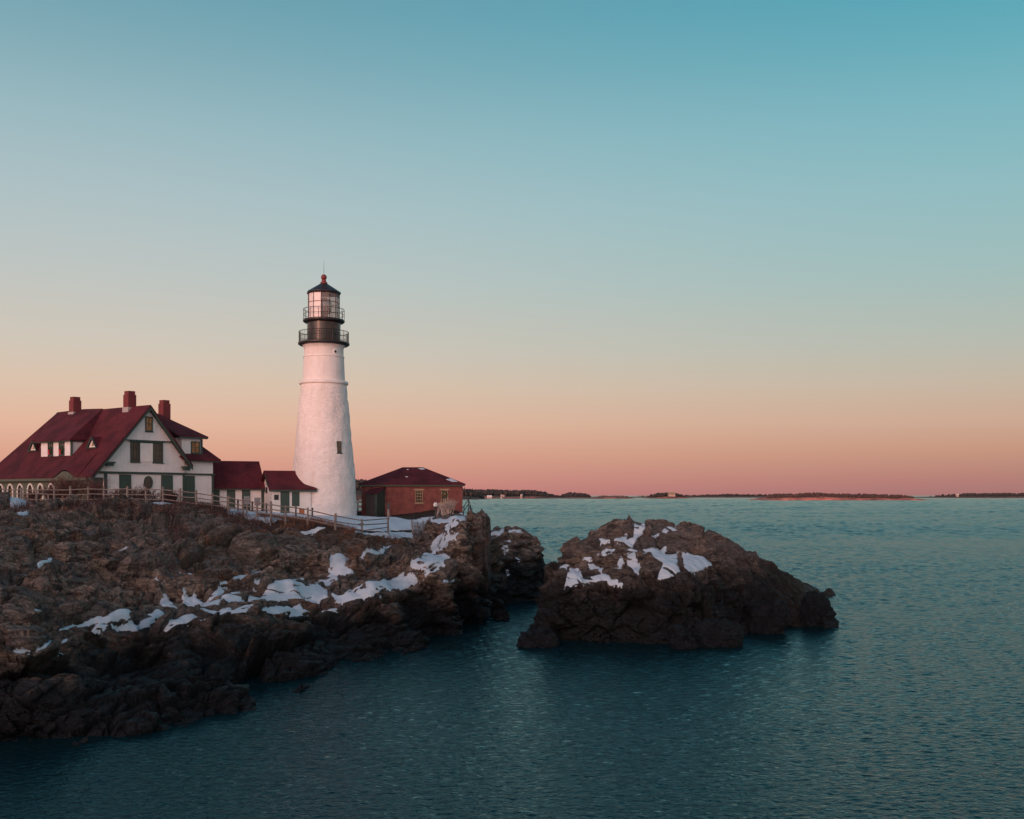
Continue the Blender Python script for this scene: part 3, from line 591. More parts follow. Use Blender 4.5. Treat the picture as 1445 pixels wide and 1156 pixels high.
# ---- single rocks in the sea
def sea_rock(name, label, c, dims, rz, seed, n=70, mat='islet'):
    th = np.linspace(0, 2 * pi, n + 1)[:-1]; ph = np.linspace(.02, pi - .02, n // 2)
    T, Ph = np.meshgrid(th, ph, indexing='ij'); k = .75
    sg = lambda a, p: np.sign(a) * np.abs(a) ** p
    V = np.stack([sg(np.cos(T), k) * sg(np.sin(Ph), k) * dims[0] / 2, sg(np.sin(T), k) * sg(np.sin(Ph), k) * dims[1] / 2, sg(np.cos(Ph), k) * dims[2]], -1)
    Nn = V / np.linalg.norm(V, axis=-1, keepdims=True); W = V.reshape(-1, 3) + np.array(c)
    s = min(dims); d = rock_disp(W, rotm(20 * seed, 30, 12), seed, min(1, s / 2.0), sizes=((s * .9, s * .55, s * .45), (s * .4, s * .22, s * .18), (.3, .16, .12)), amps=(.34, .16, .07))
    V = V + Nn * d.reshape(n, -1)[..., None]; m_ = V.shape[1]; i = np.arange(n * m_).reshape(n, m_); j = np.roll(i, -1, 0)
    F = np.stack([i[:, :-1], i[:, 1:], j[:, 1:], j[:, :-1]], -1).reshape(-1, 4)
    o = np_mesh(name, V.reshape(-1, 3), F, MAT[mat]); o.location = c; o.rotation_euler = (0, 0, rz)
    return tag(o, label, 'rock', 'rocks at the waterline')
sea_rock('sea_rock', 'low black rock alone in the water off the islet\'s near left corner', (1.75, 70.6, .1), (2.9, 1.7, .95), .2, 3)
sea_rock('sea_rock', 'small upright black rock at the foot of the islet beside a flat boulder', (11.0, 69.6, .1), (1.5, 1.5, 1.45), .4, 5)
sea_rock('sea_rock', 'wide flat topped black boulder against the middle of the islet\'s near foot', (13.6, 70.8, .2), (3.6, 2.0, 1.45), -.15, 8)
sea_rock('sea_rock', 'big smooth dark boulder at the islet\'s seaward end', (23.4, 81.5, .3), (2.6, 2.0, 2.1), .3, 9)
sea_rock('sea_rock', 'dark boulder under the islet\'s long slope between two larger rocks', (18.6, 77.6, .2), (2.8, 2.0, 2.2), -.3, 12)
sea_rock('sea_rock', 'small round dark rock in the channel beneath the point', (-.9, 85.6, .0), (1.3, 1.1, .75), .1, 14)

def tip_block():
    n = 110; th = np.linspace(0, 2 * pi, n + 1)[:-1]; ph = np.linspace(.02, pi - .02, 110); T, Ph = np.meshgrid(th, ph, indexing='ij'); k = .32; sg = lambda a, p: np.sign(a) * np.abs(a) ** p
    V = np.stack([sg(np.cos(T), k) * sg(np.sin(Ph), k) * 1.0, sg(np.sin(T), k) * sg(np.sin(Ph), k) * 2.2, sg(np.cos(Ph), k) * 3.4], -1); Nn = V / np.linalg.norm(V, axis=-1, keepdims=True)
    V[..., 0] *= 1.05 - V[..., 2] * .06; V[..., 0] += V[..., 2] * .05; W = V.reshape(-1, 3) + np.array((-3.0, 90.5, 5.0)); d = rock_disp(W, rotm(8, 3, 86), 41, 1., .12, sizes=((5, 1.7, 1.0), (2.6, .7, .5), (1.0, .28, .2)), amps=(.42, .28, .12))
    V = W.reshape(V.shape) + Nn * d.reshape(n, -1)[..., None]; i = np.arange(n * 110).reshape(n, 110); j = np.roll(i, -1, 0); F = np.stack([i[:, :-1], i[:, 1:], j[:, 1:], j[:, :-1]], -1).reshape(-1, 4)
    tag(np_mesh('headland_crag', V.reshape(-1, 3), F, MAT['rock']), 'flat topped upright crag at the very tip of the headland', 'crag')
tip_block()

# ---- hill behind the viewer, which keeps the low sun off the rocks
def behind_hill():
    nx, ny = 120, 40; sx = np.linspace(-620, 620, nx); ty = np.linspace(-120, 120, ny); perp = (-SUNH[1], SUNH[0])
    S_, T_ = np.meshgrid(sx, ty, indexing='ij'); prof = np.clip(1 - np.abs(T_) / 118, 0, 1); prof = prof * prof * (3 - 2 * prof)
    q = np.stack([S_.ravel() * .02, T_.ravel() * .02, 0 * S_.ravel()], 1)
    Z = prof * (27.6 + 1.6 * fbm(q, 3, 4).reshape(S_.shape)) * np.clip((620 - np.abs(S_)) / 120, 0, 1) - 1
    D0 = 260.; X = SUNH[0] * D0 + perp[0] * S_ + SUNH[0] * T_; Y = SUNH[1] * D0 + perp[1] * S_ + SUNH[1] * T_
    tag(np_mesh('hill', np.stack([X, Y, Z], -1).reshape(-1, 3), quads(nx, ny), simple('hill_turf_and_woods', (.05, .045, .03), (.03, .035, .025), .95, .05)), kind='structure')
behind_hill()

# ================================================================== FAR SHORES
def far_rock_mat(name, rockc, woodc, zr):
    n = N(name); v = n.obj(); f = n.noise(n.obj((1, 1, 2)), .035, 6, .7); geo = n.new('ShaderNodeNewGeometry'); sp = n.new('ShaderNodeSeparateXYZ'); n.link(geo.outputs['Position'], sp.inputs[0])
    k = n.rng(n.math('ADD', sp.outputs['Z'], n.rng(f, .3, .7, -zr * .6, zr * .6)), zr * .8, zr * 1.2, 0, 1)
    c = n.mix(k, n.mix(n.rng(f, .4, .6), rockc, tuple(x * .35 for x in rockc)), woodc); return n.done(c, .95)
FARW = simple('far_dark_woods', (.035, .038, .036), (.055, .040, .036), .95, .02)
FARB = simple('far_bare_brush', (.10, .055, .045), (.06, .042, .04), .95, .03)
def far_land(name, prof, Y0, depth, rock_h, rockc, trees, tree_h, seed, brush=False):
    pr = np.array(prof, float); px = np.arange(pr[0, 0], pr[-1, 0] + .01, .8); zt = EYE + (HYP - np.interp(px, pr[:, 0], pr[:, 1])) * Y0 / FPX
    zt = np.maximum(zt - tree_h * .8 * (trees > 0), .4); nu = len(px); nv = 22; t = np.linspace(0, 1, nv) ** 1.9
    sh = np.interp(t, [0, .012, .035, .07, .45, .8, 1], [-.05, .20, .40, .52, 1, .8, -.05])
    Y = Y0 + depth * t; X = (px - CXP)[:, None] / FPX * Y0 + 0 * Y[None]; Z = zt[:, None] * sh[None]; Yg = np.broadcast_to(Y[None], X.shape)
    q = np.stack([X.ravel() * .02, Yg.ravel() * .02, 0 * X.ravel()], 1); nz = fbm(q, 4, seed).reshape(X.shape)
    Z = Z * (1 + .25 * nz * (sh[None] < .99)); Yg = Yg + nz * depth * .03
    o = np_mesh(name, np.stack([X, Yg, Z], -1).reshape(-1, 3), quads(nu, nv), far_rock_mat(name + '_cover', rockc, (.06, .045, .04) if brush else (.04, .04, .038), rock_h)); tag(o, kind='structure')
    if trees:
        r = np.random.default_rng(seed); V, F = [], []; n0 = 0; k = 6
        a = np.linspace(0, 2 * pi, k + 1)[:-1]
        for _ in range(trees):
            i = r.integers(1, nu - 1); j = r.choice([7, 8, 9, 10, 11, 12, 13, 14, 14, 15, 13]); h = tree_h * r.uniform(.45, 1.15) * min(1, max(.3, Z[i, j] / (tree_h * .5))); con = r.random() < .55
            x, y, z = X[i, j] + r.uniform(-4, 4), Yg[i, j] + r.uniform(-.03, .03) * depth, Z[i, j] - .5
            if z < rock_h * .45: continue
            w = h * (.24 if con else .52)
            rings = [(w * .6, .05), (w, .3), (w * .62, .62), (w * .25, .86)] if con else [(w * .5, .1), (w * .95, .4), (w * .9, .68), (w * .45, .93)]
            vs = [(x + q_ * cos(b) * r.uniform(.75, 1.2), y + q_ * sin(b), z + h * (s_ + r.uniform(-.05, .05))) for q_, s_ in rings for b in a] + [(x, y, z + h * (1.02 if con else .99))]
            V += vs
            for m_ in range(3): F += [(n0 + m_ * k + c, n0 + m_ * k + (c + 1) % k, n0 + (m_ + 1) * k + (c + 1) % k, n0 + (m_ + 1) * k + c) for c in range(k)]
            F += [(n0 + 3 * k + c, n0 + 3 * k + (c + 1) % k, n0 + 4 * k, n0 + 4 * k) for c in range(k)]
            n0 += len(vs)
        me = bpy.data.meshes.new('far_woods'); me.from_pydata(V, [], [tuple(dict.fromkeys(f)) for f in F]); me.update(); me.materials.append(FARB if brush else FARW)
        w_ = link(bpy.data.objects.new('far_woods', me)); tag(w_, kind='stuff')
    return o
far_land('far_shore', [(430, 676), (495, 676), (515, 677), (560, 680), (640, 687), (660, 690), (666, 693), (676, 696), (686, 701), (690, 704)], 2500, 420, 3, (.10, .06, .05), 900, 13, 1)
far_land('far_shore', [(560, 691), (655, 691), (670, 691.4), (690, 690.8), (709, 692), (735, 692.3), (750, 691.6), (762, 693.5), (780, 696), (795, 697), (811, 695.2), (834, 695.8), (846, 698), (858, 701)], 3750, 700, 5, (.30, .13, .10), 3200, 15, 2)
far_land('island', [(832, 701.5), (842, 700), (860, 698.8), (885, 699.2), (897, 701.6)], 3500, 200, 7, (.42, .15, .11), 120, 4, 3, True)
far_land('far_shore', [(845, 700.5), (890, 698.0), (930, 697.3), (985, 697.2), (1040, 696.7), (1095, 696.8), (1200, 696.9), (1300, 697.5)], 5200, 600, 5, (.22, .12, .11), 2000, 15, 4)
far_land('island', [(913, 701), (918, 699), (928, 697.3), (941, 695.4), (952, 695.6), (964, 697), (975, 699), (984, 701.5)], 3800, 260, 4, (.40, .15, .11), 500, 11, 5)
far_land('island', [(1081, 706.2), (1084, 702), (1101, 698.6), (1107, 697), (1140, 696.4), (1168, 694.8), (1186, 696), (1213, 696.9), (1238, 696.9), (1263, 698.2), (1291, 697.9), (1305, 700.2), (1323, 703.6), (1335, 706.2)], 2050, 190, 8.5, (.60, .22, .16), 1500, 5.0, 6, True)
far_land('far_shore', [(1280, 700.5), (1306, 698.9), (1340, 698.2), (1362, 697.3), (1411, 696.5), (1500, 696)], 4600, 500, 5, (.26, .13, .11), 1300, 13, 7)

def far_house(label, px, base, Y, w, h, roofc='roof', rz=.4, d=None):
    x, y, z = at(px, base, Y); t = thing('far_house', label, 'house', (x, y, z), rz, 'far houses along the opposite shore'); d = d or w * .7; z0 = -8
    m = MB(); m.box(-w / 2, w / 2, -d / 2, d / 2, z0, h); m.prism([(-w / 2, -d / 2 + .02, h), (-w / 2, d / 2 - .02, h), (-w / 2, 0, h + d * .42)], (w, 0, 0)); m.build('wall', MAT['farwall'], t)
    r = MB(); o = .5
    for s in (-1, 1): r.prism([(-w / 2 - o, s * (d / 2 + o), h - o * .8), (w / 2 + o, s * (d / 2 + o), h - o * .8), (w / 2 + o, 0, h + d * .44), (-w / 2 - o, 0, h + d * .44)], (0, 0, .6))
    r.build('roof', MAT[roofc], t); return t
far_house('pale orange lit cottage low on the far shore, nearest to the brick building', 690.5, 702.3, 3690, 15, 2.6, 'white_trim', .2)
far_house('white far house with a red roof, standing between two other lit houses', 711, 700.3, 3760, 8, 5, 'roof', -.5)
far_house('white gabled far house just beside the red roofed one on the opposite shore', 708, 701.0, 3740, 7, 4.5, 'white_trim', .9)
far_house('white gabled far house alone at the shore, seaward of the red roofed one', 736, 700.5, 3760, 8, 4.5, 'white_trim', 1.0)
far_house('pale block of an old fort among trees on the small wooded island', 947.5, 700.2, 3830, 24, 6, 'stone', .1)
far_house('tiny pale house at the far shore beyond the long red islet', 1351, 699.8, 4680, 11, 4, 'white_trim', .3)

# ================================================================== LIGHTHOUSE
def turned(mb, ang, loc=(0, 0, 0)):
    c, s = cos(ang), sin(ang)
    mb.v = [(x * c - y * s + loc[0], x * s + y * c + loc[1], z + loc[2]) for x, y, z in mb.v]; return mb
def lighthouse():
    t = thing('lighthouse', 'tall tapering white stone lighthouse with a black lantern room, on the headland', 'lighthouse', (-19.29, 109, 7.6))
    n = 160; prof = [(3.46, -.6), (3.36, .25)]
    for a, b in (((3.36, .25), (3.12, 4.9)), ((3.12, 4.9), (2.82, 8.1)), ((2.82, 8.1), (2.31, 13.72))):
        for k in range(1, 25): prof.append((a[0] + (b[0] - a[0]) * k / 24, a[1] + (b[1] - a[1]) * k / 24))
    prof += [(2.15, 14.0), (2.14, 14.2), (2.04, 16.45), (2.0, 16.66), (1.985, 17.35), (2.03, 17.5), (2.12, 17.6), (2.22, 17.76)]
    m = MB().lathe(prof, n); o = m.build('tower', MAT['tower'], t)
    V = np.array(m.v); A = np.arctan2(V[:, 1], V[:, 0]); r = np.hypot(V[:, 0], V[:, 1]); q = np.stack([np.cos(A) * 3, np.sin(A) * 3, V[:, 2]], 1)
    d = (.075 * fbm(q * np.array([1.3, 1.3, 2.2]), 3, 5) + .05 * fbm(q * .45, 2, 8)) * np.clip((13.6 - V[:, 2]) / .8, 0, 1)
    V[:, 0] *= (r + d) / r; V[:, 1] *= (r + d) / r; o.data.vertices.foreach_set('co', V.astype(np.float32).ravel()); o.data.update()
    MB().lathe([(2.2, 13.68), (2.44, 13.72), (2.49, 13.78), (2.49, 13.95), (2.42, 14.03), (2.12, 14.06)], 96).build('stone_ring', MAT['white_trim'], t)
    MB().lathe([(2.0, 16.44), (2.085, 16.47), (2.085, 16.58), (2.0, 16.61)], 96).build('moulding', MAT['white_trim'], t)
    MB().lathe([(1.0, 17.70), (2.45, 17.72), (2.60, 17.82), (2.62, 17.98), (2.58, 18.02), (1.0, 18.02)], 96).build('gallery_deck', MAT['iron'], t)
    MB().lathe([(1.69, 18.0), (1.69, 20.1)], 96).build('watch_room', MAT['drum'], t)
    MB().lathe([(1.0, 20.02), (1.95, 20.05), (2.10, 20.15), (2.13, 20.30), (2.08, 20.36), (1.0, 20.36)], 96).build('gallery_deck', MAT['iron'], t)
    g = MB(); g.ring(2.52, 19.10, .030, 72, 6); g.ring(2.52, 18.60, .018, 72, 5); g.ring(2.52, 18.12, .02, 72, 5)
    for k in range(72):
        a = 2 * pi * k / 72; p = (2.52 * cos(a), 2.52 * sin(a)); g.tube((*p, 18.0), (*p, 19.1), .034 if k % 6 == 0 else .011, n=6 if k % 6 == 0 else 4)
    g.build('railing', MAT['iron'], t)
    g = MB(); g.ring(2.06, 21.42, .030, 72, 6); g.ring(2.06, 20.88, .022, 72, 5)
    for k in range(14):
        a = 2 * pi * (k + .3) / 14; p = (2.06 * cos(a), 2.06 * sin(a)); g.tube((*p, 20.34), (*p, 21.42), .03, n=6)
    g.build('railing', MAT['iron'], t)
    R = 1.58; P = lambda i, r=R: (r * cos(radians(30 * i)), r * sin(radians(30 * i)))
    for i in range(12):                                            # twelve panes of the lantern: landward ones pale with painted sunset reflection, glass to seaward
        a, b = P(i), P(i + 1); glow_side = 4 <= i < 9
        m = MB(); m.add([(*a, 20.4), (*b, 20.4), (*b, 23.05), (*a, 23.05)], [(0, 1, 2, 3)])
        m.build('lantern_pane', MAT['glow_panel'] if glow_side else MAT['glass'], t)
    f = MB()
    for i in range(12): f.tube((*P(i, 1.6), 20.36), (*P(i, 1.6), 23.08), .035, n=6)
    for z, r in ((20.42, .05), (22.08, .03), (23.0, .05)):
        for i in range(12): f.tube((*P(i, 1.6), z), (*P(i + 1, 1.6), z), r, n=6)
    f.build('lantern_frame', MAT['drum'], t)
    MB().lathe([(.30, 20.4), (.30, 20.9), (.55, 21.0), (.66, 21.3), (.70, 21.7), (.66, 22.1), (.55, 22.45), (.25, 22.6), (.0, 22.65)], 32).build('lens', MAT['lens'], t)
    MB().lathe([(1.5, 23.0), (1.72, 23.02), (1.76, 23.10), (1.72, 23.22), (.40, 24.06), (.34, 24.12), (0, 24.13)], 12, smooth=False).build('lantern_roof', MAT['iron'], t)
    m = MB().lathe([(.36, 24.08), (.36, 24.22), (.26, 24.28), (.20, 24.38), (.26, 24.44), (.19, 24.5)], 24); m.ball((0, 0, 24.75), .30, 24, 16); m.build('ball_finial', MAT['redball'], t)
    MB().tube((0, 0, 25.0), (0, 0, 26.45), .022, .008).build('lightning_rod', MAT['iron'], t)
    az = radians(311)
    w = thing_part('window', t, MAT['green'], turned(MB().box(-.02, .14, -.24, .24, -.58, .58).box(.0, .20, -.30, .30, -.68, -.58), az, (2.86 * cos(az), 2.86 * sin(az), 7.25)))
    turned(MB().box(.10, .16, -.17, .17, -.50, -.02).box(.10, .16, -.17, .17, .04, .50), az, (2.86 * cos(az), 2.86 * sin(az), 7.25)).build('pane', MAT['pane'], w)
    az = radians(314); c = np.array((1.99 * cos(az), 1.99 * sin(az), 16.95)); d = np.array((cos(az), sin(az), 0))
    MB().tube(c - d * .1, c + d * .07, .21, n=20).build('porthole', MAT['white_trim'], t); MB().tube(c, c + d * .09, .13, n=16).build('porthole_glass', MAT['black'], t)
    az = radians(238); c = np.array((1.68 * cos(az), 1.68 * sin(az), 19.45)); d = np.array((cos(az), sin(az), 0)); MB().tube(c - d * .1, c + d * .04, .13, n=16).build('porthole', MAT['black'], t)
def thing_part(name, parent, mat, mb): return mb.build(name, mat, parent)
lighthouse()

# ================================================================== HOUSES
def window(par, u0, u1, v, h0, h1, pane='pane', frame='green', fr=.10, axis='u', bars=(1, 1), sill=True):
    """frame + pane on a wall plane V = v (axis u) or on U = v (axis v), facing the negative side"""
    def bx(m, a0, a1, d0, d1, b0, b1): return m.box(a0, a1, v + d0, v + d1, b0, b1) if axis == 'u' else m.box(v + d0, v + d1, a0, a1, b0, b1)
    f = MB(); bx(f, u0, u0 + fr, -.07, .03, h0, h1); bx(f, u1 - fr, u1, -.07, .03, h0, h1); bx(f, u0 + fr, u1 - fr, -.07, .03, h1 - fr, h1); bx(f, u0 + fr, u1 - fr, -.07, .03, h0, h0 + fr)
    if sill: bx(f, u0 - .06, u1 + .06, -.12, -.071, h0 - .08, h0 + .002)
    for k in range(1, bars[0] + 1): c = u0 + (u1 - u0) * k / (bars[0] + 1); bx(f, c - .018, c + .018, -.05, .02, h0 + fr, h1 - fr)
    for k in range(1, bars[1] + 1): c = h0 + (h1 - h0) * k / (bars[1] + 1); bx(f, u0 + fr, u1 - fr, -.055, .02, c - .022, c + .022)
    o = f.build('window', MAT[frame], par); p = MB(); bx(p, u0 + fr * .6, u1 - fr * .6, -.02, .025, h0 + fr * .6, h1 - fr * .6); p.build('pane', MAT[pane], o); return o
def wreath(par, c, r, axis='v', bow=True):
    m = MB(); N_ = 26; e = (0, 1, 0) if axis == 'v' else (1, 0, 0)
    for i in range(N_):
        a = 2 * pi * i / N_; rr = r * random.uniform(.85, 1.15); p = np.array(c) + np.array(e) * rr * cos(a) + np.array((0, 0, 1)) * rr * sin(a); m.ball(tuple(p), r * .26 * random.uniform(.8, 1.2), 6, 4)
    w = m.build('wreath', MAT['needle'], par)
    if bow: 
        b = MB()
        off = np.array((-.09, 0, 0)) if axis == 'v' else np.array((0, -.09, 0))
        q = np.array(c) + off + np.array((0, 0, -r * .2)); b.ball(tuple(q), r * .42, 8, 6)
        for s in (-1, 1): b.tube(q, q + np.array(e) * s * r * .35 + np.array((0, 0, -r * 1.5)), r * .16, r * .22, 6)
        b.build('red_bow', MAT['red'], w)
def arch_wall(m, u0, u1, v0, v1, h0, h1, holes):
    """wall in the V direction (thickness u0..u1) with arched openings (centre, half width, sill, spring, rise)"""
    e = v0
    for c, w, s, sp, r in sorted(holes):
        if c - w > e: m.box(u0, u1, e, c - w, h0, h1)
        if s > h0: m.box(u0, u1, c - w, c + w, h0, s)
        K = 14
        for k in range(K):
            a, b = -w + 2 * w * k / K, -w + 2 * w * (k + 1) / K; ha, hb = sp + r * math.sqrt(max(0, 1 - (a / w) ** 2)), sp + r * math.sqrt(max(0, 1 - (b / w) ** 2))
            m.prism([(u0, c + a, ha), (u0, c + b, hb), (u0, c + b, h1), (u0, c + a, h1)], (u1 - u0, 0, 0))
        e = c + w
    if e < v1: m.box(u0, u1, e, v1, h0, h1)
    return m
def arch_trim(m, u0, u1, c, w, s, sp, r, t):
    K = 20; pts = [(c - w, s), (c - w, sp)] + [(c - w * cos(pi * k / K), sp + r * sin(pi * k / K)) for k in range(1, K)] + [(c + w, sp), (c + w, s)]
    out = [(c - w - t, s), (c - w - t, sp)] + [(c - (w + t) * cos(pi * k / K), sp + (r + t) * sin(pi * k / K)) for k in range(1, K)] + [(c + w + t, sp), (c + w + t, s)]
    for k in range(len(pts) - 1):
        m.prism([(u0, *pts[k]), (u0, *pts[k + 1]), (u0, *out[k + 1]), (u0, *out[k])], (u1 - u0, 0, 0))
    return m

def keepers_house():
    t = thing('keepers_house', 'white two storey keeper\'s house with steep red roof and dark green trim', 'house', (-36.26, 94.5, 9.0), radians(52))
    RG = 9.3; UM = 4.3; SL = 1.128; SR = 1.19
    m = MB(); m.prism([(0, 0, -.9), (8.33, 0, -.9), (8.33, 0, 4.25), (UM, 0, 9.0), (0, 0, 4.15)], (0, 15.6, 0))
    m.prism([(-1.15, .02, 3.12), (0, .02, 3.12), (0, .02, 4.15)], (0, .2, 0)); m.box(-1.2, 0, .02, .2, 2.58, 2.92)
    m.build('wall', MAT['white'], t)
    MB().prism([(1.72, -.13, 6.04), (6.80, -.13, 6.04), (UM, -.13, 9.0)], (0, .125, 0)).build('gable_front', MAT['white'], t)
    MB().box(8.331, 11.65, .14, 9.5, -.9, 4.30).build('wall', MAT['white'], t)
    # trim
    g = MB(); g.box(-1.28, 8.50, -.16, -.003, 2.94, 3.13); g.box(8.502, 11.8, -.02, .139, 2.94, 3.10); g.box(-.02, .28, -.07, -.004, -.9, 2.939); g.box(8.10, 8.33, -.07, -.004, -.9, 2.939); g.box(11.5, 11.7, .07, .138, -.9, 2.93)
    g.box(1.6, 6.9, -.18, -.131, 5.96, 6.06)
    for s, pts in ((1, ((-1.62, RG - (UM + 1.62) * SL), (UM, RG))), (-1, ((8.86, RG - (8.86 - UM) * SR), (UM, RG)))):
        (ua, ha), (ub, hb) = pts
        g.prism([(ua, -.60, ha - .06), (ub, -.60, hb - .06), (ub, -.60, hb - .46), (ua, -.60, ha - .46)], (0, .14, 0)); g.prism([(ua, -.459, ha - .12), (ub, -.459, hb - .12), (ub, -.459, hb - .24), (ua, -.459, ha - .24)], (0, .33, 0))
    for u, h in ((.30, 3.75), (8.30, 3.50)):
        g.box(u - .45, u + .45, -.62, -.19, h + .08, h + .24); g.box(u - .3, u + .35, -.5, -.19, h - .14, h + .079)
    g.box(8.6, 12.2, -.32, -.18, 4.20, 4.44); g.build('trim', MAT['green'], t)
    # roofs
    d = (0, 0, -.18); e0 = -1.6; he = RG - (UM - e0) * SL; r = MB()
    r.prism([(e0, -.62, he), (UM, -.62, RG), (UM, 15.9, RG), (e0, 19.4, he)][::-1], d)
    r.prism([(UM + .001, -.62, RG), (8.85, -.62, RG - 4.55 * SR), (8.85, 19.4, RG - 4.55 * SR), (UM + .001, 15.9, RG)][::-1], d)
    r.prism([(UM, 15.95, RG - .02), (8.85, 19.4, 3.9), (e0, 19.4, he - .02)][::-1], d); r.build('roof', MAT['roof'], t)
    r = MB(); r.prism([(UM, 5, 9.0), (8.7, 5, 9.0), (12.25, -.35, 4.47), (8.0, -.35, 4.47)][::-1], (0, 0, -.16)); r.prism([(8.701, 5, 9.0), (12.25, 10.3, 4.47), (12.25, -.35, 4.47)], (0, 0, -.16)); r.prism([(UM, 5, 8.99), (8.7, 5, 8.99), (12.25, 10.3, 4.46), (6, 10.3, 4.46)], (0, 0, -.16)); r.build('roof', MAT['roof'], t)
    # eave fascia with the eyebrow over the porch arch
    def brow(v): x = (v - 3.75) / 2.15; return .62 * (.5 + .5 * cos(pi * x)) if abs(x) < 1 else 0
    f = MB(); vs = list(np.linspace(.2, 19.3, 110))
    for a, b in zip(vs[:-1], vs[1:]):
        ya, yb = he - .16 + brow(a), he - .16 + brow(b); f.prism([(e0 - .05, a, he - .33), (e0 - .05, b, he - .33), (e0 - .05, b, yb + .06), (e0 - .05, a, ya + .06)], (.16, 0, 0))
    f.build('eave_fascia', MAT['green_porch'], t)
    r = MB(); vv = list(np.linspace(1.6, 5.9, 40)); K = 8
    gr = [[(e0 - .06 + 1.9 * k / K, v, RG - (UM - (e0 + 1.9 * k / K)) * SL + .012 + brow(v) * (1 - k / K) ** 1.6) for k in range(K + 1)] for v in vv]
    r.add([p for row in gr for p in row], [(i * (K + 1) + k, (i + 1) * (K + 1) + k, (i + 1) * (K + 1) + k + 1, i * (K + 1) + k + 1) for i in range(39) for k in range(K)], True); r.build('eyebrow_roof', MAT['roof'], t)
    # porch
    holes = [(3.75, 1.75, -.9, .75, 1.85)] + [(v, .55, .35, 1.35, .72) for v in (6.75, 8.65, 10.5, 12.4, 14.3, 16.2)]
    p = arch_wall(MB(), -1.22, -1.02, .4, 19.0, -.9, 2.60, holes); q = arch_wall(MB(), .18, .38, -1.02, -.002, -.9, 2.58, [(-.52, .42, -.9, .7, 1.4)])
    q.v = [(v_, u_, z) for u_, v_, z in q.v]; q.f = [f_[::-1] for f_ in q.f]
    pw = p.build('porch_wall', MAT['green_porch'], t); q.build('porch_end', MAT['green'], t)
    for v, w, s, sp, ri in holes[1:]: arch_trim(MB(), -1.30, -1.222, v, .42, .35, 1.35, .62, .16).build('arch_surround', MAT['white_trim'], pw)
    arch_trim(MB(), -1.32, -1.222, 3.75, 1.62, -.9, .75, 1.72, .17).build('arch_surround', MAT['green_porch'], pw)
    MB().box(-.06, -.003, .4, 19.2, -.9, 2.7).build('porch_back_wall', MAT['stone'], t)
    pd = MB().box(-.14, -.065, 3.2, 4.2, -.5, 1.7).build('door', MAT['green_board'], t); MB().box(-.16, -.141, 3.4, 4.0, .6, 1.5).build('pane', MAT['pane'], pd)
    for v in (1.6, 5.4, 8.6, 11.4): MB().box(-.12, -.065, v - .4, v + .4, .3, 1.8).build('window', MAT['white_trim'], t)
    # front windows
    window(t, 2.57, 3.55, -.002, 4.03, 5.88, bars=(2, 3)); window(t, 4.88, 5.95, -.002, 4.03, 5.88, bars=(2, 3))
    MB().box(3.551, 4.879, -.05, -.004, 4.08, 5.80).build('blank_panel', MAT['white_trim'], t); MB().box(2.45, 6.07, -.16, -.074, 5.885, 6.0).box(3.551, 4.879, -.09, -.052, 5.801, 5.88).build('window_hood', MAT['green'], t)
    window(t, 4.02, 4.78, -.132, 6.88, 8.25, bars=(1, 1), pane='amber')  # gable pane glows in place of a sunset reflection
    for a, b in ((1.47, 2.65), (5.77, 7.01)): 
        s = MB().box(a, b, -.06, -.004, .15, 2.88).build('shutter', MAT['green_board'], t)
    dr = MB().box(8.36, 9.53, .06, .138, -.3, 2.86).build('door', MAT['green_board'], t); MB().ball((9.38, .04, 1.0), .06, 8, 6).build('handle', MAT['black'], dr)
    K = 28; o1 = [(4.42 + .47 * cos(2 * pi * k / K), -.06, 2.18 + .60 * sin(2 * pi * k / K)) for k in range(K)]; o2 = [(4.42 + .34 * cos(2 * pi * k / K), -.085, 2.18 + .46 * sin(2 * pi * k / K)) for k in range(K)]
    ow = MB().prism(o1, (0, .055, 0)).build('oval_window', MAT['green'], t); MB().prism(o2, (0, .02, 0)).build('pane', MAT['pane'], ow)
    MB().box(4.40, 4.44, -.10, -.087, 1.73, 2.63).box(4.1, 4.74, -.10, -.087, 2.16, 2.20).build('glazing_bar', MAT['green'], ow)
    # side dormer
    dm = MB().box(.2, 2.6, 5.72, 11.25, 4.4, 6.12).build('dormer', MAT['white'], t)
    dr = MB(); A_, B_, C_, D_, E_, F_, G_ = (-.2, 5.4, 6.18), (-.2, 12.1, 6.18), (4.32, 15.8, 9.40), (4.32, 10.8, 9.48), (4.32, 7.4, 9.36), (1.62, 5.4, 6.2), (1.62, 12.1, 6.2)
    for tri in ((B_, A_, D_, C_), (A_, F_, E_), (A_, E_, D_), (B_, C_, G_)): dr.prism(tri[::-1] if tri[0] is B_ and len(tri) == 4 else tri, (0, 0, -.12))
    dr.build('dormer_roof', MAT['roof'], dm); tm = MB(); tm.box(-.14, .19, 5.5, 12.0, 5.98, 6.06); tm.box(.1, .198, 5.6, 5.85, 4.6, 5.98); tm.box(.21, 1.5, 5.5, 5.715, 5.98, 6.06); tm.build('trim', MAT['green'], dm)
    for a, b in ((9.0, 9.92), (7.0, 7.95)):
        w = window(dm, a, b, .198, 4.66, 5.97, axis='v', bars=(1, 1), sill=False, fr=.12); wreath(w, (.08, (a + b) / 2, 5.25), .26)
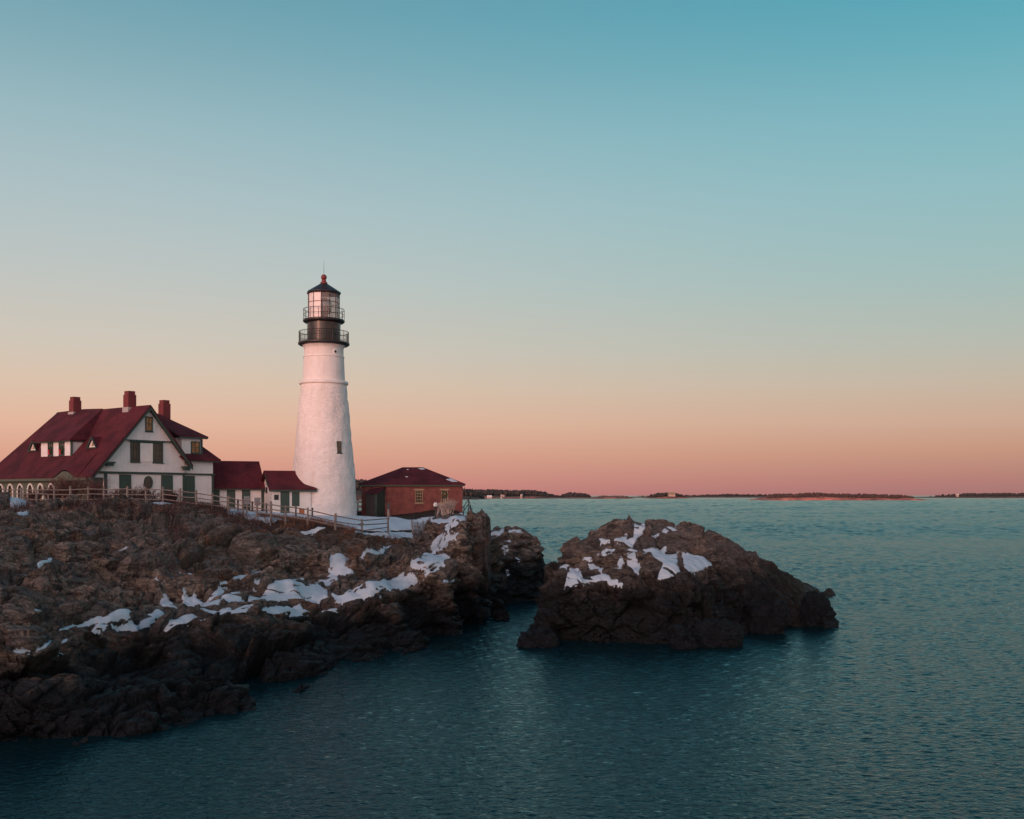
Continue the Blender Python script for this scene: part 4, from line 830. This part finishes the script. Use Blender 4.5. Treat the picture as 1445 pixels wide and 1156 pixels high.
    # little triangular roof vents
    for v in (3.2, 13.75):
        w = .82; r = MB()
        for s in (-1, 1): r.prism([(.62, v + s * w, 5.30), (.62, v, 6.36), (2.1, v, 6.36), (1.0, v + s * w, 5.30)][::s], (0, 0, -.07))
        rv = MB().prism([(.80, v - w + .12, 5.34), (.80, v + w - .12, 5.34), (.80, v, 6.22)], (.8, 0, 0)).build('roof_vent', MAT['white_trim'], t); r.build('roof', MAT['roof'], rv)
        k = MB(); k.bar((.66, v - w, 5.28), (.66, v, 6.30), .1, .1); k.bar((.66, v + w, 5.28), (.66, v, 6.30), .1, .1); k.bar((.68, v - w, 5.33), (.68, v + w, 5.33), .1, .1); k.build('trim', MAT['green'], rv)
        MB().prism([(.77, v - .24, 5.50), (.77, v + .24, 5.50), (.77, v, 5.92)], (.02, 0, 0)).build('louvre', MAT['stone'], rv)
    # wing dormer
    wd_ = MB(); plan = [(8.2, .25), (10.45, .25), (9.0, 4.2), (8.2, 4.2)]; wd_.prism([(u, v, 4.75) for u, v in plan], (0, 0, 1.78)); dm = wd_.build('dormer', MAT['white'], t)
    MB().prism([(6.3, 5.02, 9.03), (8.75, 5.02, 9.03), (10.95, -.12, 6.66), (7.7, -.12, 6.66)][::-1], (0, 0, -.13)).build('dormer_roof', MAT['roof'], dm); MB().box(7.7, 10.85, -.16, -.02, 6.42, 6.56).box(10.30, 10.5, .17, .248, 4.8, 6.419).build('trim', MAT['green'], dm)
    window(dm, 9.2, 10.2, .248, 5.02, 6.18, bars=(1, 1), pane='amber')  # emissive pane imitates the sunset mirrored in the glass
    # chimneys
    for (u, v, h0, h1, w) in ((4.15, 12.1, 8.2, 10.72, .42), (4.3, 2.8, 8.2, 10.75, .42), (9.9, 5.6, 6.5, 10.45, .42)):
        c = MB().box(u - w, u + w, v - w, v + w, h0, h1 - .35); c.prism([(u - w, v - w, h1 - .35), (u + w, v - w, h1 - .35), (u + w, v + w, h1 - .35), (u - w, v + w, h1 - .35)], (0, 0, .001)); ins = .07
        c.box(u - w + ins, u + w - ins, v - w + ins, v + w - ins, h1 - .349, h1); co = c.build('chimney', MAT['chim'], t)
        MB().box(u - w - .06, u + w + .06, v - w - .06, v + w + .06, h0 + .1, h0 + (1.02 if h0 > 7 else 1.9)).build('flashing', MAT['flash'], co)
keepers_house()

def passage():
    t = thing('passage', 'low white passage with green doors and plain red roof, joined to the keeper\'s house', 'outbuilding', (-29.4, 105, 8.8), radians(25))
    m = MB(); m.prism([(-1.6, 0, -.9), (-1.6, 0, 2.1), (-1.6, 2.2, 4.45), (-1.6, 4.4, 2.1), (-1.6, 4.4, -.9)][::-1], (6.35, 0, 0)); m.build('wall', MAT['white'], t)
    r = MB(); r.prism([(-1.7, -.35, 1.98), (4.95, -.35, 1.98), (4.85, 2.2, 4.68), (-1.7, 2.2, 4.68)], (0, 0, -.14)); r.prism([(-1.7, 2.201, 4.68), (4.85, 2.201, 4.68), (4.95, 4.75, 1.98), (-1.7, 4.75, 1.98)], (0, 0, -.14)); r.build('roof', MAT['roof'], t)
    g = MB().box(-1.6, 4.93, -.34, -.22, 1.72, 1.90); g.prism([(4.82, -.3, 1.70), (4.82, 2.2, 4.45), (4.82, 2.2, 4.25), (4.82, -.3, 1.50)], (.08, 0, 0)); g.box(4.60, 4.76, -.05, -.003, -.8, 1.9); g.build('trim', MAT['green'], t)
    for a, b in ((-.15, .5), (1.2, 2.02), (2.68, 3.5)): 
        d = MB().box(a, b, -.06, -.004, -.4, 2.0).build('door', MAT['green_board'], t); MB().ball((b - .12, -.09, .7), .05, 8, 6).build('handle', MAT['black'], d)
passage()
def shed():
    t = thing('shed', 'small white outbuilding with flared red roof, tucked against the lighthouse base', 'outbuilding', (-23.5, 104, 8.3), radians(25))
    m = MB(); m.prism([(0, 0, -.8), (0, 0, 2.28), (0, .75, 2.64), (0, 1.62, 3.32), (0, 2.3, 3.98), (0, 4.6, 2.1), (0, 4.6, -.8)][::-1], (3.1, 0, 0)); m.box(3.101, 3.88, .001, 4.6, -.8, 2.2); m.build('wall', MAT['white_trim'], t)
    r = MB()
    L = [(-.32, 2.3, 4.17), (3.12, 2.3, 4.17), (3.42, 1.62, 3.50), (3.82, .75, 2.82), (4.45, -.32, 2.36), (-.32, -.32, 2.36)]
    mid = [(-.32, 1.62, 3.50), (-.32, .75, 2.82)]
    for q in ((L[0], L[1], L[2], mid[0]), (mid[0], L[2], L[3], mid[1]), (mid[1], L[3], L[4], L[5])): r.prism(q, (0, 0, -.12))
    r.prism([(-.32, 2.301, 4.17), (3.12, 2.301, 4.17), (4.45, 4.9, 2.36), (-.32, 4.9, 2.36)][::-1], (0, 0, -.12)); r.prism([L[1], L[2], L[3], L[4], (4.45, 4.9, 2.36)][::-1], (0, 0, -.1)); r.build('roof', MAT['roof'], t)
    g = MB().box(-.30, 4.40, -.31, -.2, 2.06, 2.24); g.prism([(-.30, -.3, 2.02), (-.30, 2.3, 3.94), (-.30, 2.3, 4.06), (-.30, -.3, 2.22)], (.07, 0, 0)); g.build('trim', MAT['green'], t)
    d = MB().box(.84, 1.72, -.06, -.004, -.3, 2.05).build('door', MAT['green_board'], t); MB().ball((1.6, -.09, .9), .05, 8, 6).build('handle', MAT['black'], d)
    MB().box(1.98, 2.72, -.05, -.004, .62, 2.02).build('shutter', MAT['green_board'], t); MB().box(.22, .66, -.05, -.004, 1.24, 1.76).build('plaque', MAT['black'], t); MB().box(-.05, -.004, 2.0, 2.7, 1.9, 2.5).build('window', MAT['black'], t)
shed()
def brick_house():
    t = thing('brick_building', 'low red brick building with a hipped dark red roof at the edge of the point', 'outbuilding', (-16.0, 113, 7.8), radians(5))
    W, Dp = 10.74, 8.0; wl = MB()
    e = 0.                                                           # front wall with two window openings, then the other walls
    for a, b in ((5.69, 6.51), (8.43, 9.20)): wl.box(e, a, 0, .35, -.9, 3.35); wl.box(a, b, 0, .35, -.9, 1.36); wl.box(a, b, 0, .35, 2.76, 3.35); e = b
    wl.box(e, W, 0, .35, -.9, 3.35); wl.box(0, .35, .351, Dp, -.9, 3.35); wl.box(W - .35, W, .351, Dp, -.9, 3.35); wl.box(.351, W - .351, Dp - .35, Dp, -.9, 3.35); wl.build('wall', MAT['brick'], t)
    o = .32; E = [(-o, -o, 3.42), (W + o, -o, 3.42), (W + o, Dp + o, 3.42), (-o, Dp + o, 3.42)]; R1, R2 = (4.31, 4, 5.30), (6.52, 4, 5.30); r = MB()
    for q in ((E[0], E[1], R2, R1), (E[1], E[2], R2), (E[2], E[3], R1, R2), (E[3], E[0], R1)): r.prism(q, (0, 0, -.10))
    rf = r.build('roof', MAT['roof'], t); s = MB()
    def onroof(u, v): return (u, v, 3.42 + (v + o) / (4 + o) * (5.30 - 3.42) + .012)
    for poly in ([(9.0, .75), (9.5, .95), (9.85, .62), (10.2, .15), (9.6, .2)], [(6.0, 3.55), (6.5, 3.75), (6.75, 3.4), (6.35, 3.3)], [(4.75, 3.3), (4.9, 3.4), (4.95, 3.2)], [(4.6, 1.4), (4.85, 1.5), (4.9, 1.3)]): MB().prism([onroof(*p) for p in poly], (0, 0, .04)).build('snow_patch', MAT['snow'], rf)
    g = MB().box(-.25, W + .25, -.25, -.17, 3.16, 3.32).box(-.05, W + .05, -.17, -.002, 3.26, 3.33); g.build('trim', MAT['green'], t)
    MB().box(2.7, W + .06, -.10, -.003, -.9, .10).box(W + .001, W + .06, -.002, Dp, -.9, .10).build('foundation', MAT['stone'], t)
    for k, (a, b) in enumerate(((5.69, 6.51), (8.43, 9.20))):
        w = window(t, a + .02, b - .02, .12, 1.40, 2.74, frame='stone', fr=.07, bars=(2, 3), sill=False)
        MB().box(a - .14, b + .14, -.05, -.002, 2.74, 2.88).build('lintel', MAT['stone'], t); MB().box(a - .08, b + .08, -.08, -.002, 1.27, 1.37).build('sill', MAT['stone'], t)
        if k: wreath(w, ((a + b) / 2, .0, 2.25), .26, 'u', False); MB().ball(((a + b) / 2 + .02, -.03, 2.3), .13, 10, 8, 1.5).build('lit_ornament', MAT['amber'], w)
    # entrance porch, set at an angle to the wall
    p = bpy.data.objects.new('porch', None); link(p, t); p.location = (.55, -1.25, 0); p.rotation_euler = (0, 0, radians(-24))
    MB().prism([(0, 0, -.7), (1.25, 0, -.7), (1.25, 0, 2.34), (0, 0, 2.34)], (0, .1, 0)).prism([(1.151, .101, -.7), (1.151, 2.4, -.7), (1.151, 2.4, 3.1), (1.151, .101, 2.37)], (.099, 0, 0)).prism([(0, .101, -.7), (0, 1.6, -.7), (0, 1.6, 2.8), (0, .101, 2.37)], (.1, 0, 0)).build('porch_wall', MAT['green'], p)
    MB().prism([(-.12, -.15, 2.33), (1.37, -.15, 2.33), (1.37, 2.5, 3.2), (-.12, 2.5, 3.2)], (0, 0, .07)).build('porch_roof', MAT['roof'], p)
    MB().box(.12, 1.02, -.05, -.003, -.5, 2.2).build('door', MAT['darkwood'], p)
brick_house()

# ================================================================== FENCES AND SMALL THINGS
def gz(x, y): return float(land(np.array([x]), np.array([y]))[0])
def gpt(px, Y): x = (px - CXP) / FPX * Y; return np.array((x, Y, gz(x, Y)))
def fence():
    pxs = [-44, -20, 6, 30, 52, 76, 100, 124, 147, 180, 206, 230, 254, 277, 300, 322, 343, 363, 383, 403, 434, 473, 511, 548]
    P = [gpt(p, np.interp(p, fx, fy)) for p in pxs]; t = thing('rail_fence', 'long weathered split rail fence along the rim of the headland', 'fence', tuple(P[10]))
    o = P[10]; r = random.Random(4)
    for k, p in enumerate(P):
        h = 1.27 + r.uniform(-.06, .12); w = .085 if k % 3 else .105; MB().tube(p - o + (0, 0, -.5), p - o + (r.uniform(-.05, .05), r.uniform(-.05, .05), h), w, w * .85, 7).build('post', MAT['wood'], t)
    for a, b in zip(P[:-1], P[1:]):
        for h in (.36, .74, 1.10): MB().tube(a - o + (0, -.05, h + r.uniform(-.05, .05)), b - o + (0, -.05, h + r.uniform(-.05, .05)), .048, .043, 6).build('rail', MAT['wood'], t)
fence()
def board_fence():
    P = [np.array(((px - CXP) / FPX * Y, Y, 7.3)) for px, Y in ((496, 121), (505, 121.3), (514, 121.6))]; o = P[0]
    t = thing('board_fence', 'short white board fence between the lighthouse and the brick building', 'fence', tuple(o))
    for p in P: MB().box(-.07, .07, -.07, .07, -.6, 2.3).build('post', MAT['darkwood'], t); t.children[-1].location = p - o
    for h in (.3, .85, 1.4, 1.95): MB().bar(P[0] - o + (0, -.12, h), P[2] - o + (0, -.12, h), .04, .34).build('board', MAT['white_trim'], t)
board_fence()
def path_posts():
    for px, Y, lb in ((335.8, 92, 'short dark path post in front of the middle green door of the passage'), (356, 92, 'short dark path post just left of the white shed'), (376, 92.5, 'short dark path post at the corner of the white shed'),
                      (417.5, 93.5, 'short dark path post in front of the green shutter of the shed'), (440.8, 94.5, 'short dark path post at the foot of the lighthouse')):
        p = gpt(px, Y); t = thing('path_post', lb, 'post', tuple(p), 0, 'dark posts along the snowy path')
        MB().tube((0, 0, -.3), (0, 0, .82), .075, .07, 8).build('shaft', MAT['black'], t); MB().ball((0, 0, .86), .10, 10, 6).build('cap', MAT['black'], t)
    for px, Y, lb in ((348.4, 86, 'plain grey notice board on a post by the fence, nearer the passage'), (363.2, 86, 'plain grey notice board on a post by the fence, nearer the shed')):
        p = gpt(px, Y); t = thing('notice_board', lb, 'sign', tuple(p), .3, 'grey notice boards by the fence'); MB().box(-.06, .06, -.05, .05, -.4, 1.05).build('post', MAT['wood'], t); MB().box(-.24, .24, -.09, -.052, .75, 1.4).build('board', MAT['grey'], t)
    p = gpt(426, 101.5); t = thing('crate', 'small orange box standing on the snow against the white shed', 'box', tuple(p + (0, 0, -.03)), .5); MB().box(-.2, .2, -.2, .2, 0, .62).build('box_body', MAT['orange'], t); MB().box(-.22, .22, -.22, .22, .621, .68).build('lid', MAT['orange'], t)
    p = gpt(548, 99); t = thing('lantern_post', 'dark topped lantern post standing before the red brick wall', 'post', tuple(p)); MB().box(-.10, .10, -.10, .10, -.4, 1.15).build('post', MAT['wood'], t); MB().box(-.14, .14, -.14, .14, 1.151, 1.62).build('lamp_case', MAT['black'], t); MB().prism([(-.18, -.18, 1.621), (.18, -.18, 1.621), (.18, .18, 1.621), (-.18, .18, 1.621)], (0, 0, .09)).build('cap', MAT['black'], t)
    p = gpt(614.5, 99); t = thing('viewing_scope', 'white headed viewing scope on a black post in front of the brick building', 'viewer', tuple(p)); m = MB().tube((0, 0, -.3), (0, 0, .95), .09, .07, 10); m.lathe([(.30, -.1), (.28, .06), (.1, .12)], 16); m.build('post', MAT['black'], t)
    m = MB().ball((0, 0, 1.27), .20, 16, 10, 1.15); m.tube((0, 0, 1.30), (-.05, -.34, 1.30), .07, .08, 10); m.build('head', MAT['white_trim'], t); MB().lathe([(.13, .94), (.20, 1.02), (.17, 1.1)], 14).build('collar', MAT['black'], t)
    p = gpt(621, 99.5); r = random.Random(8); t = thing('driftwood_pile', 'leaning bleached driftwood sticks next to the viewing scope', 'driftwood', tuple(p)); 
    for k in range(9):
        a = r.uniform(0, 6.28); b = MB(); top = np.array((r.uniform(-.16, .16), r.uniform(-.1, .1), r.uniform(.9, 1.25))); foot = np.array((cos(a) * .45, sin(a) * .35, -.1)); b.tube(foot, top, .055, .04, 6); b.build('stick', MAT['palewood'], t)
    P = [gpt(583, 90), gpt(590, 90.5), gpt(597, 91.5), gpt(606, 93)]; o = P[0]; t = thing('wire_fence', 'sagging grey wire netting on leaning posts at the end of the rail fence', 'fence', tuple(o))
    for k, p in enumerate(P): MB().tube(p - o + (0, 0, -.4), p - o + (-.12 + .06 * k, 0, 1.25 - .22 * k), .07, .06, 7).build('post', MAT['wood'] if k == 0 else MAT['grey'], t)
    w = MB()
    for k in range(3):
        a, b = P[k] - o, P[k + 1] - o; ha, hb = 1.05 - .22 * k, .85 - .22 * k
        for j in range(7): w.tube(a + (0, 0, .05 + ha * j / 6), b + (0, 0, .05 + hb * j / 6), .014, n=3)
        for j in range(9):
            s = j / 8; s2 = min(1, s + .22); q = a + (b - a) * s; q2 = a + (b - a) * s2; w.tube(q + (0, 0, .03), q2 + (0, 0, ha + (hb - ha) * s2), .012, n=3); w.tube(q2 + (0, 0, .03), q + (0, 0, ha + (hb - ha) * s), .012, n=3)
    w.build('wire_netting', MAT['grey'], t)
    P = [gpt(653, 104), gpt(661, 101), gpt(667, 99)]; o = P[1]; t = thing('hand_railing', 'thin metal hand railing on the rock beside the brick building', 'railing', tuple(o))
    for p, h, dx in ((P[0], .75, .15), (P[1], 1.55, .0), (P[2], 1.0, -.3)): MB().tube(p - o + (0, 0, -.4), p - o + (dx, 0, h), .05, n=6).build('post', MAT['black'], t)
    for h in (.3, .75): MB().tube(P[0] - o + (0, 0, h - .1), P[1] - o + (0, 0, h + .7), .035, n=6).build('rail', MAT['black'], t)
    MB().tube(P[1] - o + (0, 0, 1.5), P[2] - o + (.0, 0, .2), .04, n=6).build('rail', MAT['black'], t); MB().tube(P[1] - o + (.08, 0, .6), P[2] - o + (0, 0, .6), .035, n=6).build('rail', MAT['black'], t)
    MB().tube(P[1] - o + (-.08, 0, 1.55), P[1] - o + (.32, 0, 1.55), .06, n=6).build('rail', MAT['black'], t)
path_posts()

# ================================================================== PLANTS
HPX = CXP + FPX * hP[..., 0] / hP[..., 1]; HPY = HYP - FPX * (hP[..., 2] - EYE) / hP[..., 1]
def sites(polys, n, r):
    m = np.zeros(HPX.shape, bool); ok = (hN[..., 2] > .35) & (hP[..., 2] > 3)
    for po in polys: m |= polys_sd(HPX, HPY, po) > 0
    idx = np.argwhere(m & ok); return hP[tuple(idx[r.integers(0, len(idx), n)].T)]
def blades(name, S, r, h0, h1, w, mat, lean=.5, per=1, spread=.12):
    n = len(S) * per; B = np.repeat(S, per, 0) + np.c_[r.normal(0, spread, n), r.normal(0, spread, n), np.full(n, -.06)]
    H = r.uniform(h0, h1, n); a = r.uniform(0, 2 * pi, n); L = np.c_[np.cos(a), np.sin(a)] * (r.uniform(0, lean, n) * H)[:, None]; wv = np.c_[-np.sin(a + .7), np.cos(a + .7)] * (w * r.uniform(.6, 1.4, n))[:, None]
    z0 = np.zeros(n); V = np.stack([B + np.c_[wv, z0], B - np.c_[wv, z0], B + np.c_[L * .45 - wv * .6, H * .6], B + np.c_[L * .45 + wv * .6, H * .6], B + np.c_[L, H]], 1).reshape(-1, 3)
    i = np.arange(n)[:, None] * 5; T = np.concatenate([i + np.array([[0, 1, 2]]), i + np.array([[0, 2, 3]]), i + np.array([[3, 2, 4]])], 0)
    return tag(np_mesh(name, V, T, mat, smooth=False), kind='stuff')
r = np.random.default_rng(11)
g3 = crop(4.1286, 30, 680, [[(-40, 150), (250, 155), (480, 130), (760, 135), (950, 145), (1150, 170), (1300, 208), (1250, 225), (1000, 175), (700, 175), (200, 180)]])
g1 = crop(4.1286, 340, 680, [[(0, 195), (200, 205), (480, 235), (480, 262), (350, 290), (200, 265), (0, 245)], [(600, 440), (640, 370), (700, 345), (760, 365), (700, 430), (610, 475)], [(775, 320), (905, 325), (890, 370), (790, 380)], [(480, 235), (660, 280), (680, 310), (560, 300)]])
blades('dry_grass', np.concatenate([sites(g1, 1500, r), sites(g3, 700, r)]), r, .18, .50, .012, MAT['drygrass'], .6, 7)
g2 = crop(4.1286, 30, 680, [[(-40, 140), (250, 145), (480, 120), (760, 128), (950, 135), (1150, 165), (1300, 205), (1250, 235), (1000, 170), (850, 200), (620, 200), (560, 160), (200, 165), (-40, 175)], [(620, 170), (900, 160), (880, 225), (700, 240)], [(860, 250), (960, 245), (940, 350), (880, 360)], [(1130, 180), (1445, 235), (1445, 300), (1250, 260)]])
blades('undergrowth', sites(g2, 3600, r), r, .25, .75, .018, MAT['scrub'], .9, 8, .25)
def bare_shrub(label, px, Y, h, w, seed, mat='twig'):
    r = random.Random(seed); p = gpt(px, Y); t = thing('bare_shrub', label, 'shrub', tuple(p), 0, 'bare shrubs along the rail fence'); m = MB()
    def grow(a, d, L, rad, lv):
        b = a + d * L; m.tube(a, b, rad, rad * .6, 3, cap=False)
        if lv == 0: return
        for _ in range(r.choice((3, 3, 4))):
            q = d + np.array((r.gauss(0, .42), r.gauss(0, .42), r.gauss(.05, .25))); q /= np.linalg.norm(q); s = r.uniform(.35, 1.); grow(a + d * L * s, q, L * r.uniform(.5, .8), rad * .6, lv - 1)
    for _ in range(int(22 * w)):
        a = r.uniform(0, 6.28); s = r.uniform(.05, .55) * w; d = np.array((cos(a) * s * .7, sin(a) * s * .7, 1.)); d /= np.linalg.norm(d); grow(np.array((cos(a) * s * .6, sin(a) * s * .6, -.1)), d, h * r.uniform(.5, .75), .028, 3)
    m.build('twigs', MAT[mat], t)
bare_shrub('bare reddish shrub left of the big porch arch, in front of the arched windows', 76, 84.5, 1.25, 1.3, 1)
bare_shrub('tall bare reddish shrub right in front of the big porch arch', 101, 84.5, 1.85, 1.7, 2)
bare_shrub('bare reddish shrub at the corner of the porch and the white gable', 128, 84.5, 1.65, 1.5, 3)
bare_shrub('low bare shrub below the first green shutter of the gable', 165, 83.5, 1.0, 1.4, 4)
bare_shrub('bare shrub below the oval window of the white gable', 203, 83.5, 1.25, 1.7, 5, 'scrub')
bare_shrub('bare dark shrub below the second green shutter of the gable', 240, 83.5, 1.0, 1.5, 6, 'scrub')
bare_shrub('small bare shrub at the far left, before the first arched windows', 48, 84.5, .9, 1.2, 7)
bare_shrub('pale bare shrub by the corner of the brick building, next to the driftwood', 634, 104, 1.2, 1.3, 8, 'palewood')
